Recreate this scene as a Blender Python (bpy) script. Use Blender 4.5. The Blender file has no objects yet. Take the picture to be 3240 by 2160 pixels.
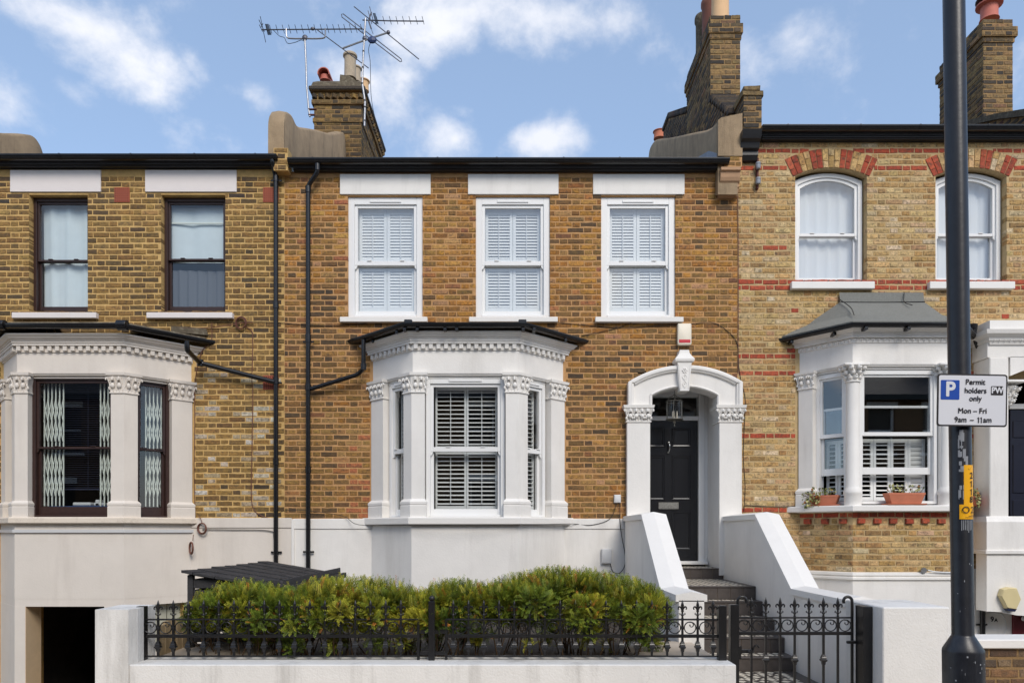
import bpy, bmesh, math, random
import numpy as np
from math import radians, sin, cos, pi
random.seed(7); rng = np.random.default_rng(7)
scn = bpy.context.scene
COL = scn.collection

# ------------------------------------------------------------------ camera, sky, sun, exposure
EYE = 1.5; DIST = 10.0; FPX = 2310.0            # eye height, metres to the house fronts, focal length in photo pixels
cam_d = bpy.data.cameras.new('camera'); cam = bpy.data.objects.new('camera', cam_d); COL.objects.link(cam)
cam.location = (0, -DIST, EYE); cam.rotation_euler = (radians(90), 0, 0)
cam_d.sensor_width = 36; cam_d.lens = FPX / 3240 * 36; cam_d.shift_y = 600 / 3240
cam_d.clip_start = 0.05; cam_d.clip_end = 3000
scn.camera = cam

SUN_EL, SUN_AZ = 40, 160                         # azimuth clockwise from +Y (the view direction): behind the camera, to the right
sd = bpy.data.lights.new('sun', 'SUN'); sun = bpy.data.objects.new('sun', sd); COL.objects.link(sun)
sd.energy = 1.8; sd.angle = radians(25); sd.color = (1.0, 0.93, 0.835)
sun.rotation_euler = (radians(90 - SUN_EL), 0, radians(180 - SUN_AZ)); sun.location = (12, -20, 25)

w = bpy.data.worlds.new('World'); scn.world = w; w.use_nodes = True
nt = w.node_tree; nt.nodes.clear()
def N(t, **k):
    n = nt.nodes.new(t)
    for a, b in k.items(): setattr(n, a, b)
    return n
def L(a, b): nt.links.new(a, b)
def vmath(op, a, b=None):
    n = N('ShaderNodeVectorMath', operation=op); L(a, n.inputs[0])
    if b is not None:
        if hasattr(b, 'is_output'): L(b, n.inputs[1])
        else: n.inputs[1].default_value = b
    return n
def fmath(op, a, b=None, c=None, clamp=False):
    n = N('ShaderNodeMath', operation=op, use_clamp=clamp)
    for i, x in enumerate((a, b, c)):
        if x is None: continue
        if hasattr(x, 'is_output'): L(x, n.inputs[i])
        else: n.inputs[i].default_value = x
    return n.outputs[0]
sky = N('ShaderNodeTexSky', sky_type='NISHITA', sun_disc=False)
sky.sun_elevation = radians(SUN_EL); sky.sun_rotation = radians(SUN_AZ)
sky.air_density = 1.0; sky.dust_density = 0.6; sky.ozone_density = 1.5
tc = N('ShaderNodeTexCoord')
d = vmath('NORMALIZE', tc.outputs['Generated']).outputs[0]
n1 = N('ShaderNodeTexNoise'); n1.inputs['Scale'].default_value = 7.5; n1.inputs['Detail'].default_value = 12; n1.inputs['Roughness'].default_value = .60; n1.inputs['Distortion'].default_value = .08
mp = N('ShaderNodeMapping'); mp.inputs['Scale'].default_value = (1, 1, 1.25); mp.inputs['Location'].default_value = (.3, .2, .1)
L(d, mp.inputs[0]); L(mp.outputs[0], n1.inputs['Vector'])
n2 = N('ShaderNodeTexNoise'); n2.inputs['Scale'].default_value = 2.3; n2.inputs['Detail'].default_value = 2
L(mp.outputs[0], n2.inputs['Vector'])
# cumulus patches standing in the sky ahead, plus unseen broken cloud behind, its cover raised to whiten the ambient light
def direc(px, py):
    v = np.array([(px - 1620) / FPX, 1.0, (1680 - py) / FPX]); return v / np.linalg.norm(v)
blob = None
for px, py, rx, ry, s_ in [(250, 90, 270, 130, 1.1), (420, 190, 220, 130, 1.0), (610, 190, 90, 100, .55), (700, 60, 90, 80, .5), (1400, 90, 230, 140, .9), (1740, 60, 330, 150, 1.15), (1880, 110, 120, 80, .6), (1440, 440, 130, 90, .75), (1730, 445, 200, 70, .85), (1130, 250, 180, 90, .6), (1290, 240, 100, 80, .45), (40, 300, 130, 160, .5), (230, 290, 80, 60, .4), (800, 300, 150, 70, .45), (630, 400, 80, 50, .35), (1490, 350, 120, 60, .45), (3180, 300, 90, 120, .4), (2110, 310, 130, 60, .3)]:
    c = direc(px, py)
    df = vmath('SUBTRACT', d, tuple(c)).outputs[0]
    sc = vmath('MULTIPLY', df, (FPX / rx * 1.2, 2.2, FPX / ry * 1.35)).outputs[0]
    ln = N('ShaderNodeVectorMath', operation='LENGTH'); L(sc, ln.inputs[0])
    f = fmath('MULTIPLY', fmath('SUBTRACT', 1.0, ln.outputs['Value'], clamp=True), s_)
    blob = f if blob is None else fmath('MAXIMUM', blob, f)
sep = N('ShaderNodeSeparateXYZ'); L(d, sep.inputs[0])
back = fmath('MULTIPLY', fmath('SUBTRACT', .35, sep.outputs[1], clamp=True), 1.5, clamp=True)   # mask for the unseen cloud outside the frame, thickened for its fill light
gen = fmath('MULTIPLY', fmath('MULTIPLY', fmath('SUBTRACT', n2.outputs[0], .43), 3.0), back)
cover = fmath('ADD', fmath('MAXIMUM', blob, gen), fmath('MULTIPLY', fmath('SUBTRACT', n1.outputs[0], .5), 2.9))
mr = N('ShaderNodeMapRange', interpolation_type='SMOOTHSTEP'); L(cover, mr.inputs[0])
mr.inputs[1].default_value = .05; mr.inputs[2].default_value = 1.0; mr.inputs[3].default_value = 0; mr.inputs[4].default_value = .9
mixc = N('ShaderNodeMix', data_type='RGBA'); L(mr.outputs[0], mixc.inputs[0])
# thin high haze lifts the clear sky a little
hz = N('ShaderNodeMix', data_type='RGBA'); hz.inputs[0].default_value = .45
L(sky.outputs[0], hz.inputs[6]); hz.inputs[7].default_value = (2.35, 3.2, 4.6, 1)
cm = N('ShaderNodeMix', data_type='RGBA'); cr = N('ShaderNodeMapRange'); L(n2.outputs[0], cr.inputs[0]); cr.inputs[1].default_value = .3; cr.inputs[2].default_value = .7
L(cr.outputs[0], cm.inputs[0]); cm.inputs[6].default_value = (4.5, 4.65, 5.1, 1); cm.inputs[7].default_value = (5.5, 5.5, 5.7, 1); L(cm.outputs[2], mixc.inputs[7])
L(hz.outputs[2], mixc.inputs[6])
bg = N('ShaderNodeBackground'); bg.inputs[1].default_value = .15
L(mixc.outputs[2], bg.inputs[0])
wo = N('ShaderNodeOutputWorld'); L(bg.outputs[0], wo.inputs[0])

scn.view_settings.view_transform = 'Standard'; scn.view_settings.look = 'None'
scn.view_settings.exposure = 0.40; scn.view_settings.gamma = 1.0; scn.view_settings.use_curve_mapping = False
scn.cycles.max_bounces = 6; scn.cycles.diffuse_bounces = 3; scn.cycles.glossy_bounces = 3; scn.cycles.transparent_max_bounces = 16
scn.cycles.caustics_reflective = False; scn.cycles.caustics_refractive = False

# ------------------------------------------------------------------ measuring: photo pixel on a plane at depth Y -> metres
def S(Y): return FPX / (DIST + Y)
def PX(px, Y=0): return (px - 1620) / S(Y)
def PZ(py, Y=0): return EYE + (1680 - py) / S(Y)
def lin(r, g, b):
    f = lambda c: (c / 255 / 12.92) if c <= 10 else ((c / 255 + .055) / 1.055) ** 2.4
    return (f(r), f(g), f(b))

# ------------------------------------------------------------------ materials
def material(name, col, rough=.6, metal=0, var=0, vscale=6, bump=0, bscale=60, col2=None, dirt=0, dscale=2.0, drange=(.52, .78), dcol=(.25, .23, .2), streak=False, crack=0, spec=.5, source=None, speck=0, vdetail=4):
    m = bpy.data.materials.new(name); m.use_nodes = True
    t = m.node_tree; b = t.nodes['Principled BSDF']
    b.inputs['Roughness'].default_value = rough; b.inputs['Metallic'].default_value = metal
    b.inputs['Specular IOR Level'].default_value = spec
    geo = t.nodes.new('ShaderNodeNewGeometry'); pos = geo.outputs['Position']
    def noise(scale, detail=4, vec=None, rough_=.55):
        n = t.nodes.new('ShaderNodeTexNoise'); n.inputs['Scale'].default_value = scale; n.inputs['Detail'].default_value = detail; n.inputs['Roughness'].default_value = rough_
        t.links.new(vec or pos, n.inputs['Vector']); return n.outputs[0]
    def rng_(x, a, b_, c=0, d_=1):
        n = t.nodes.new('ShaderNodeMapRange'); t.links.new(x, n.inputs[0])
        for i, v in enumerate((a, b_, c, d_)): n.inputs[i + 1].default_value = v
        return n.outputs[0]
    def mix(f, a, b_, mode='MIX'):
        n = t.nodes.new('ShaderNodeMix'); n.data_type = 'RGBA'; n.blend_type = mode
        for i, v in ((0, f), (6, a), (7, b_)):
            if hasattr(v, 'is_output'): t.links.new(v, n.inputs[i])
            else: n.inputs[i].default_value = v if i == 0 else (*v, 1)
        return n.outputs[2]
    c = col
    if source == 'object':
        oi = t.nodes.new('ShaderNodeObjectInfo'); c = oi.outputs['Color']
    elif source:
        at = t.nodes.new('ShaderNodeAttribute'); at.attribute_name = source; c = at.outputs['Color']
    if col2 is not None: c = mix(rng_(noise(vscale, vdetail), .35, .65), c, col2)
    elif var:
        f = rng_(noise(vscale, vdetail, rough_=.65), .25, .75, 1 - var, 1 + var)
        cx = t.nodes.new('ShaderNodeCombineColor')
        for i in range(3): t.links.new(f, cx.inputs[i])
        c = mix(1.0, c, cx.outputs[0], 'MULTIPLY')
    if speck:
        c = mix(rng_(noise(95, 2), .60, .70, 0, speck), c, (.03, .025, .02))
    if dirt:
        v = pos
        if streak:
            mpn = t.nodes.new('ShaderNodeMapping'); mpn.inputs['Scale'].default_value = (1, 1, .12); t.links.new(pos, mpn.inputs[0]); v = mpn.outputs[0]
        c = mix(rng_(noise(dscale, 6, v, .7), drange[0], drange[1], 0, dirt), c, dcol)
    if crack:                                     # wandering hairline cracks
        vo = t.nodes.new('ShaderNodeTexVoronoi'); vo.feature = 'DISTANCE_TO_EDGE'; vo.inputs['Scale'].default_value = .75
        nz = t.nodes.new('ShaderNodeTexNoise'); nz.inputs['Scale'].default_value = 5; nz.inputs['Detail'].default_value = 5; t.links.new(pos, nz.inputs['Vector'])
        mx_ = t.nodes.new('ShaderNodeMix'); mx_.data_type = 'RGBA'; mx_.blend_type = 'ADD'; mx_.inputs[0].default_value = .35; t.links.new(pos, mx_.inputs[6]); t.links.new(nz.outputs['Color'], mx_.inputs[7]); t.links.new(mx_.outputs[2], vo.inputs['Vector'])
        thin = rng_(vo.outputs['Distance'], .0, .006, 1, 0); part = rng_(noise(1.1, 2), .5, .62, 0, crack)
        mm = t.nodes.new('ShaderNodeMath'); mm.operation = 'MULTIPLY'; t.links.new(thin, mm.inputs[0]); t.links.new(part, mm.inputs[1])
        c = mix(mm.outputs[0], c, (.22, .20, .18))
    if hasattr(c, 'is_output'): t.links.new(c, b.inputs['Base Color'])
    else: b.inputs['Base Color'].default_value = (*c, 1)
    if bump:
        bn = t.nodes.new('ShaderNodeBump'); bn.inputs['Strength'].default_value = bump; bn.inputs['Distance'].default_value = .01
        t.links.new(noise(bscale, 5), bn.inputs['Height']); t.links.new(bn.outputs[0], b.inputs['Normal'])
    return m
M = {}
M['white'] = material('white_masonry_paint', (.82, .792, .748), .62, bump=.2, bscale=45, var=.06, vscale=2.2, dirt=.42, dscale=2.6, dcol=(.46, .43, .39), streak=True)
M['wall_white'] = material('weathered_white_render', (.76, .74, .705), .75, bump=.35, bscale=70, var=.06, vscale=3, dirt=.85, dscale=3.2, dcol=(.33, .31, .28), streak=True, crack=.22)
M['coping'] = material('white_coping_paint', (.82, .792, .748), .6, bump=.2, bscale=40, var=.03, dirt=.12, dscale=3, dcol=(.4, .38, .35))
M['frame'] = material('white_window_paint', (.83, .825, .81), .32)
M['shutter'] = material('white_shutter_paint', (.88, .88, .86), .4)
M['cream'] = material('cream_masonry_paint', lin(222, 213, 202), .65, bump=.16, bscale=45, var=.06, vscale=2, dirt=.38, dscale=2.4, dcol=(.46, .40, .34), streak=True)
M['sill_cream'] = material('weathered_cream_stone', lin(225, 212, 195), .8, bump=.4, bscale=90, dirt=.5, dscale=9, dcol=(.33, .27, .22))
M['lintel_cream'] = material('cream_lintel_paint', lin(226, 218, 214), .65, bump=.1, var=.03)
M['brown'] = material('dark_brown_window_paint', (.040, .019, .015), .4, var=.2, vscale=20)
M['black'] = material('black_gutter_plastic', (.0085, .0085, .010), .27, var=.3, vscale=9)
M['fascia'] = material('black_fascia_paint', (.016, .016, .018), .42, var=.25, vscale=4, bump=.1, bscale=25)
M['iron'] = material('black_iron_paint', (.011, .0105, .011), .30, bump=.12, bscale=120, dirt=.25, dscale=14, dcol=(.05, .045, .045))
M['post'] = material('black_lamp_post_paint', (.016, .017, .022), .36, bump=.08, bscale=30, dirt=.55, dscale=9, dcol=(.075, .075, .08), streak=True, var=.3, vscale=14)
M['scrape'] = material('scraped_sticker_residue', (.30, .31, .33), .8, dirt=.7, dscale=30, dcol=(.06, .06, .07))
M['mortar_left'] = material('ochre_mortar', lin(204, 168, 108), .95, var=.2, vscale=14, bump=.5, bscale=160, dirt=.3, dscale=3, dcol=(.12, .085, .05))
M['mortar_mid'] = material('tan_mortar', lin(192, 148, 100), .95, var=.2, vscale=14, bump=.5, bscale=160, dirt=.3, dscale=3, dcol=(.14, .09, .05))
M['mortar_right'] = material('grey_tan_mortar', lin(194, 168, 124), .95, var=.18, vscale=14, bump=.5, bscale=160, dirt=.25, dscale=3, dcol=(.2, .16, .11))
M['mortar_dark'] = material('sooty_mortar', lin(150, 120, 80), .95, var=.35, vscale=8, bump=.6, bscale=120, dirt=.6, dscale=5, dcol=(.05, .042, .034))
for k in ('object', 'tint'):
    M['brick_' + k] = material('stock_brick_' + k, (1, 1, 1), .9, var=.38, vscale=34, vdetail=7, bump=.8, bscale=85, source=k, speck=.45, dirt=.85, dscale=19, drange=(.47, .70), dcol=(.060, .046, .034))
M['cement'] = material('weathered_cement_render', lin(158, 136, 108), .95, var=.2, vscale=6, bump=.5, bscale=60, dirt=.85, dscale=5, dcol=lin(78, 66, 52), streak=True)
M['cement_dark'] = material('lichened_cement', lin(96, 86, 70), .95, var=.35, vscale=18, bump=.8, bscale=60, dirt=.5, dscale=18, dcol=lin(165, 160, 140))
M['stucco'] = material('brown_painted_corbel', lin(176, 140, 108), .85, var=.15, bump=.3)
M['lead'] = material('lead_flashing', lin(150, 154, 162), .6, metal=.2, var=.25, vscale=8, dirt=.4, dcol=lin(80, 85, 95), streak=True)
M['slate'] = material('roof_slate', (.055, .055, .062), .7, var=.3, vscale=5)
M['felt'] = material('grey_mineral_felt', lin(128, 128, 122), .95, var=.22, vscale=60, bump=.6, bscale=260, dirt=.25, dscale=3, dcol=lin(95, 92, 85))
M['terracotta'] = material('terracotta', lin(196, 118, 88), .8, var=.1, vscale=9, bump=.15, dirt=.2, dcol=lin(150, 100, 80))
M['red_clay'] = material('red_clay', lin(190, 108, 92), .7, var=.12)
M['clay_pale'] = material('pale_clay_pot', lin(176, 160, 138), .85, var=.15, vscale=8, bump=.2, dirt=.5, dscale=5, dcol=lin(110, 98, 84))
M['clay_buff'] = material('buff_clay_pot', lin(222, 182, 138), .8, var=.06)
M['clay_brown'] = material('brown_clay_pot', lin(130, 84, 70), .8, var=.2)
M['cowl'] = material('brown_cowl_metal', lin(62, 40, 36), .5)
M['vent_red'] = material('red_terracotta_vent', lin(160, 84, 62), .85, var=.12)
M['hole'] = material('vent_hole', (.01, .007, .006), .9)
M['alu'] = material('dull_aluminium', (.36, .36, .37), .38, metal=.8, var=.2, vscale=20)
M['alu_dark'] = material('tarnished_aerial', (.10, .10, .12), .5, metal=.6)
M['rust'] = material('rusty_bracket', lin(92, 50, 44), .8, var=.3, vscale=20)
M['blue_box'] = material('aerial_junction_plastic', lin(40, 58, 100), .5)
M['cable_black'] = material('black_cable', (.013, .012, .012), .5)
M['cable_brown'] = material('brown_cable', lin(108, 66, 52), .6, var=.2)
M['cable_white'] = material('white_cable', (.7, .7, .69), .5)
M['box_grey'] = material('grey_plastic_box', lin(205, 205, 205), .45)
M['box_cream'] = material('cream_plastic', lin(226, 216, 196), .45)
M['box_yellowed'] = material('yellowed_plastic', lin(214, 198, 150), .5, var=.06, dirt=.2, dcol=lin(150, 130, 95))
M['red_plastic'] = material('red_plastic', lin(196, 40, 52), .35)
M['navy'] = material('navy_plastic', lin(28, 36, 66), .4)
M['door_black'] = material('black_door_paint', (.0125, .013, .0155), .26, bump=.03, bscale=12)
M['door_navy'] = material('navy_door_paint', lin(30, 33, 48), .3)
M['door_red'] = material('dark_red_door_paint', lin(96, 14, 26), .4)
M['chrome'] = material('chrome', (.62, .61, .58), .16, metal=1)
M['worn_steel'] = material('worn_letterbox_steel', (.38, .37, .34), .38, metal=.9, var=.4, vscale=60)
M['lantern'] = material('aged_nickel', (.30, .28, .24), .35, metal=.9)
M['tile_dark'] = material('dark_quarry_tile', lin(80, 73, 69), .42, var=.2, vscale=10, bump=.1, bscale=40)
M['tile_white'] = material('off_white_tile', lin(236, 226, 206), .4, var=.08, vscale=12)
M['grout'] = material('tile_grout', lin(150, 132, 112), .9)
M['timber_black'] = material('black_stained_timber', (.030, .029, .031), .7, var=.4, vscale=25, bump=.5, bscale=50, dirt=.4, dscale=12, dcol=(.06, .056, .052))
M['timber'] = material('weathered_fence_board', lin(168, 146, 112), .85, var=.25, vscale=9, bump=.4, bscale=40, dirt=.4, dscale=6, dcol=lin(96, 76, 56), streak=True)
M['boards_grey'] = material('grey_green_boarding', lin(176, 176, 160), .8, var=.1, streak=True, dirt=.3)
M['far_brick'] = material('brown_house_brick', lin(104, 80, 56), .9, var=.3, vscale=12)
M['soil'] = material('garden_soil', (.05, .038, .028), .95, var=.4, vscale=20, bump=.9, bscale=40)
M['paving'] = material('concrete_paving', lin(192, 178, 160), .9, var=.12, vscale=6, bump=.3, bscale=60, dirt=.3, dcol=lin(130, 115, 98))
M['asphalt'] = material('asphalt', (.05, .05, .052), .85, var=.25, vscale=30, bump=.5, bscale=150)
M['ground'] = material('plain_ground', (.16, .15, .13), .95, var=.2, vscale=1)
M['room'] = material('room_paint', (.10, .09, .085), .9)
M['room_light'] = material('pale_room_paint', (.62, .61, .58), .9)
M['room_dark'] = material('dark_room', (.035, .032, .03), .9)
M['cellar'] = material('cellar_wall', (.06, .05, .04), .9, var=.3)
M['reveal'] = material('peach_painted_reveal', lin(226, 196, 156), .8, bump=.2, var=.06)
M['net'] = material('white_net_curtain', (.80, .82, .84), .9)
M['sheet'] = material('pale_blue_curtain', lin(214, 224, 228), .9, var=.04)
M['curtain_grey'] = material('grey_curtain', lin(96, 98, 104), .9)
M['blind'] = material('slate_blue_blind', lin(30, 34, 58), .6)
M['grille'] = material('white_enamel_grille', lin(226, 230, 220), .4)
M['sign_white'] = material('sign_face_white', lin(226, 226, 230), .4)
M['sign_black'] = material('sign_black', (.014, .010, .011), .45)
M['sign_blue'] = material('sign_blue', lin(12, 72, 168), .4)
M['yellow'] = material('yellow_sticker', lin(252, 182, 14), .45)
M['stem'] = material('brown_twig', lin(104, 82, 58), .9, var=.3)
M['yew'] = material('yew_needles', (1, 1, 1), .55, source='tint', spec=.3)
M['leaf'] = material('variegated_leaf', (1, 1, 1), .5, source='tint', spec=.3)
M['desk'] = material('desk_clutter_blue', lin(60, 90, 140), .6)
def glass(name, f0, tint=(1, 1, 1)):
    """flat pane: clear, with a sky reflection that grows towards grazing angles the same from both faces"""
    m = bpy.data.materials.new(name); m.use_nodes = True; t = m.node_tree; t.nodes.clear()
    o = t.nodes.new('ShaderNodeOutputMaterial'); mx = t.nodes.new('ShaderNodeMixShader'); tr = t.nodes.new('ShaderNodeBsdfTransparent'); gl = t.nodes.new('ShaderNodeBsdfGlossy'); lw = t.nodes.new('ShaderNodeLayerWeight')
    lw.inputs[0].default_value = .5; gl.inputs['Roughness'].default_value = .0; tr.inputs[0].default_value = (*tint, 1)
    pw = t.nodes.new('ShaderNodeMath'); pw.operation = 'POWER'; pw.inputs[1].default_value = 5; ma = t.nodes.new('ShaderNodeMath'); ma.operation = 'MULTIPLY_ADD'; ma.inputs[1].default_value = 1 - f0; ma.inputs[2].default_value = f0
    t.links.new(lw.outputs['Facing'], pw.inputs[0]); t.links.new(pw.outputs[0], ma.inputs[0]); t.links.new(ma.outputs[0], mx.inputs[0])
    t.links.new(tr.outputs[0], mx.inputs[1]); t.links.new(gl.outputs[0], mx.inputs[2]); t.links.new(mx.outputs[0], o.inputs[0])
    return m
M['glass'] = glass('double_glazing', .20, (.97, .99, .99)); M['glass_old'] = glass('old_window_glass', .10, (.94, .97, .97))
M['glass_clear'] = glass('lantern_glass', .06)

# ------------------------------------------------------------------ mesh building
WORLD = {}                                       # world position of every Empty
def put(o, parent=None, pos=(0, 0, 0), rz=0):
    COL.objects.link(o)
    if parent is not None:
        o.parent = parent
        b = WORLD.get(parent.name, (0, 0, 0)); pos = (pos[0] - b[0], pos[1] - b[1], pos[2] - b[2])
    o.location = pos
    if rz: o.rotation_euler = (0, 0, rz)
    return o
def tag(o, label, cat, group=None):
    o['label'] = label; o['category'] = cat
    if group: o['group'] = group
    return o
def thing(name, label, cat, loc=(0, 0, 0), group=None):
    o = bpy.data.objects.new(name, None); COL.objects.link(o); o.location = loc; o.empty_display_size = .2
    WORLD[o.name] = tuple(loc); return tag(o, label, cat, group)
class MB:
    def __init__(s): s.v = []; s.f = []
    def add(s, v, f):
        b = len(s.v); s.v += [tuple(p) for p in v]; s.f += [tuple(i + b for i in q) for q in f]; return s
    def box(s, x0, x1, y0, y1, z0, z1):
        return s.add([(x0, y0, z0), (x1, y0, z0), (x1, y1, z0), (x0, y1, z0), (x0, y0, z1), (x1, y0, z1), (x1, y1, z1), (x0, y1, z1)], [(0, 3, 2, 1), (4, 5, 6, 7), (0, 1, 5, 4), (1, 2, 6, 5), (2, 3, 7, 6), (3, 0, 4, 7)])
    def cbox(s, x0, x1, y0, y1, z0, z1, c=.006):
        c = min(c, abs(x1 - x0) * .45, abs(y1 - y0) * .45, abs(z1 - z0) * .45)
        v = []; idx = {}
        for ix in (0, 1):
            for iy in (0, 1):
                for iz in (0, 1):
                    X, Y, Z = (x0, x1)[ix], (y0, y1)[iy], (z0, z1)[iz]
                    sx, sy, sz = c * (1 - 2 * ix), c * (1 - 2 * iy), c * (1 - 2 * iz)
                    for a, p in (('x', (X, Y + sy, Z + sz)), ('y', (X + sx, Y, Z + sz)), ('z', (X + sx, Y + sy, Z))):
                        idx[ix, iy, iz, a] = len(v); v.append(p)
        f = []
        for k in (0, 1):
            f.append([idx[k, a, b, 'x'] for a, b in ((0, 0), (0, 1), (1, 1), (1, 0))])
            f.append([idx[a, k, b, 'y'] for a, b in ((0, 0), (0, 1), (1, 1), (1, 0))])
            f.append([idx[a, b, k, 'z'] for a, b in ((0, 0), (0, 1), (1, 1), (1, 0))])
        for a in (0, 1):
            for b in (0, 1):
                f.append([idx[0, a, b, 'y'], idx[1, a, b, 'y'], idx[1, a, b, 'z'], idx[0, a, b, 'z']])
                f.append([idx[a, 0, b, 'x'], idx[a, 1, b, 'x'], idx[a, 1, b, 'z'], idx[a, 0, b, 'z']])
                f.append([idx[a, b, 0, 'x'], idx[a, b, 1, 'x'], idx[a, b, 1, 'y'], idx[a, b, 0, 'y']])
                for e in (0, 1): f.append([idx[a, b, e, 'x'], idx[a, b, e, 'y'], idx[a, b, e, 'z']])
        return s.add(v, f)
    def prism(s, poly, a0, a1, axis='y'):
        n = len(poly)
        mk = {'y': lambda p, a: (p[0], a, p[1]), 'z': lambda p, a: (p[0], p[1], a), 'x': lambda p, a: (a, p[0], p[1])}[axis]
        v = [mk(p, a0) for p in poly] + [mk(p, a1) for p in poly]
        return s.add(v, [tuple(range(n)), tuple(range(2 * n - 1, n - 1, -1))] + [(i, (i + 1) % n, n + (i + 1) % n, n + i) for i in range(n)])
    def tube(s, pts, r, n=8, closed=False, cap=True, flat=None):
        P = np.array(pts, float); k = len(P); R = np.full(k, r) if np.isscalar(r) else np.array(r)
        T = np.zeros_like(P)
        for i in range(k):
            a = P[(i + 1) % k] if (closed or i < k - 1) else P[i]; b = P[i - 1] if (closed or i > 0) else P[i]
            T[i] = (a - b) / (np.linalg.norm(a - b) + 1e-9)
        u = np.cross(T[0], (0, 0, 1)) if abs(T[0][2]) < .9 else np.cross(T[0], (0, 1, 0)); u /= np.linalg.norm(u)
        v = []
        for i in range(k):
            u = u - T[i] * np.dot(u, T[i]); u /= np.linalg.norm(u) + 1e-9; q = np.cross(T[i], u)
            for j in range(n):
                a = 2 * pi * j / n; v.append(P[i] + R[i] * (cos(a) * u + sin(a) * q))
        f = [(i * n + j, i * n + (j + 1) % n, ((i + 1) % k) * n + (j + 1) % n, ((i + 1) % k) * n + j) for i in range(k if closed else k - 1) for j in range(n)]
        if cap and not closed: f += [tuple(range(n - 1, -1, -1)), tuple(range((k - 1) * n, k * n))]
        return s.add(v, f)
    def lathe(s, prof, c=(0, 0, 0), n=16, axis='z'):
        v = []; k = len(prof)
        for r, h in prof:
            for j in range(n):
                a = 2 * pi * j / n
                p = (r * cos(a), r * sin(a), h)
                if axis == 'y': p = (p[0], p[2], p[1])
                if axis == 'x': p = (p[2], p[0], p[1])
                v.append((p[0] + c[0], p[1] + c[1], p[2] + c[2]))
        f = [(i * n + j, i * n + (j + 1) % n, (i + 1) * n + (j + 1) % n, (i + 1) * n + j) for i in range(k - 1) for j in range(n)]
        f += [tuple(range(n - 1, -1, -1)), tuple(range((k - 1) * n, k * n))]
        return s.add(v, f)
    def ball(s, c, r, n=8, m=5):
        if np.isscalar(r): r = (r, r, r)
        v = [(c[0], c[1], c[2] - r[2])]
        for i in range(1, m):
            p = -pi / 2 + pi * i / m
            for j in range(n): a = 2 * pi * j / n; v.append((c[0] + r[0] * cos(p) * cos(a), c[1] + r[1] * cos(p) * sin(a), c[2] + r[2] * sin(p)))
        v.append((c[0], c[1], c[2] + r[2])); t = len(v) - 1
        f = [(0, 1 + (j + 1) % n, 1 + j) for j in range(n)]
        f += [(1 + i * n + j, 1 + i * n + (j + 1) % n, 1 + (i + 1) * n + (j + 1) % n, 1 + (i + 1) * n + j) for i in range(m - 2) for j in range(n)]
        f += [(t, 1 + (m - 2) * n + j, 1 + (m - 2) * n + (j + 1) % n) for j in range(n)]
        return s.add(v, f)
    def loft(s, rings, cap=True, closed=True):
        k = len(rings[0]); v = [p for r in rings for p in r]
        rngk = range(k) if closed else range(k - 1)
        f = [(i * k + j, i * k + (j + 1) % k, (i + 1) * k + (j + 1) % k, (i + 1) * k + j) for i in range(len(rings) - 1) for j in rngk]
        if cap: f += [tuple(range(k - 1, -1, -1)), tuple(range((len(rings) - 1) * k, len(rings) * k))]
        return s.add(v, f)
    def mesh(s, name, mat, smooth=None, recalc=True):
        me = bpy.data.meshes.new(name); me.from_pydata(s.v, [], s.f)
        if recalc:
            bm = bmesh.new(); bm.from_mesh(me); bmesh.ops.recalc_face_normals(bm, faces=bm.faces); bm.to_mesh(me); bm.free()
        me.materials.append(mat)
        if smooth is not None:
            me.polygons.foreach_set('use_smooth', [True] * len(me.polygons)); me.set_sharp_from_angle(angle=radians(smooth))
        me.update(); return me
    def build(s, name, mat, parent=None, pos=(0, 0, 0), rz=0, smooth=None):
        return put(bpy.data.objects.new(name, s.mesh(name, M[mat] if isinstance(mat, str) else mat, smooth)), parent, pos, rz)
def inst(name, me, parent, pos=(0, 0, 0), rz=0, scale=None, rot=None):
    o = put(bpy.data.objects.new(name, me), parent, pos, rz)
    if scale: o.scale = scale
    if rot: o.rotation_euler = rot
    return o
def struct(o): o['kind'] = 'structure'; return o
def stuff(o): o['kind'] = 'stuff'; return o
def arc(cx, cz, r, a0, a1, n):
    return [(cx + r * cos(radians(a0 + (a1 - a0) * i / n)), cz + r * sin(radians(a0 + (a1 - a0) * i / n))) for i in range(n + 1)]
def seg_arch(x0, x1, zs, zc, n=16):
    """points of a segmental arch from (x0, zs) over crown height zc to (x1, zs)"""
    h = zc - zs; c = (x1 - x0) / 2; R = (c * c + h * h) / (2 * h); a = math.asin(min(1, c / R)); cx = (x0 + x1) / 2; cz = zc - R
    return [(cx + R * sin(-a + 2 * a * i / n), cz + R * cos(-a + 2 * a * i / n)) for i in range(n + 1)]
def dull(pts, n=6):
    """Catmull-Rom through points"""
    P = [np.array(p, float) for p in pts]; P = [2 * P[0] - P[1]] + P + [2 * P[-1] - P[-2]]; out = []
    for i in range(1, len(P) - 2):
        for k in range(n):
            t = k / n; a, b, c, e = P[i - 1:i + 3]
            out.append(tuple(.5 * (2 * b + (c - a) * t + (2 * a - 5 * b + 4 * c - e) * t * t + (3 * b - a - 3 * c + e) * t ** 3)))
    out.append(tuple(P[-2])); return out

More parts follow.
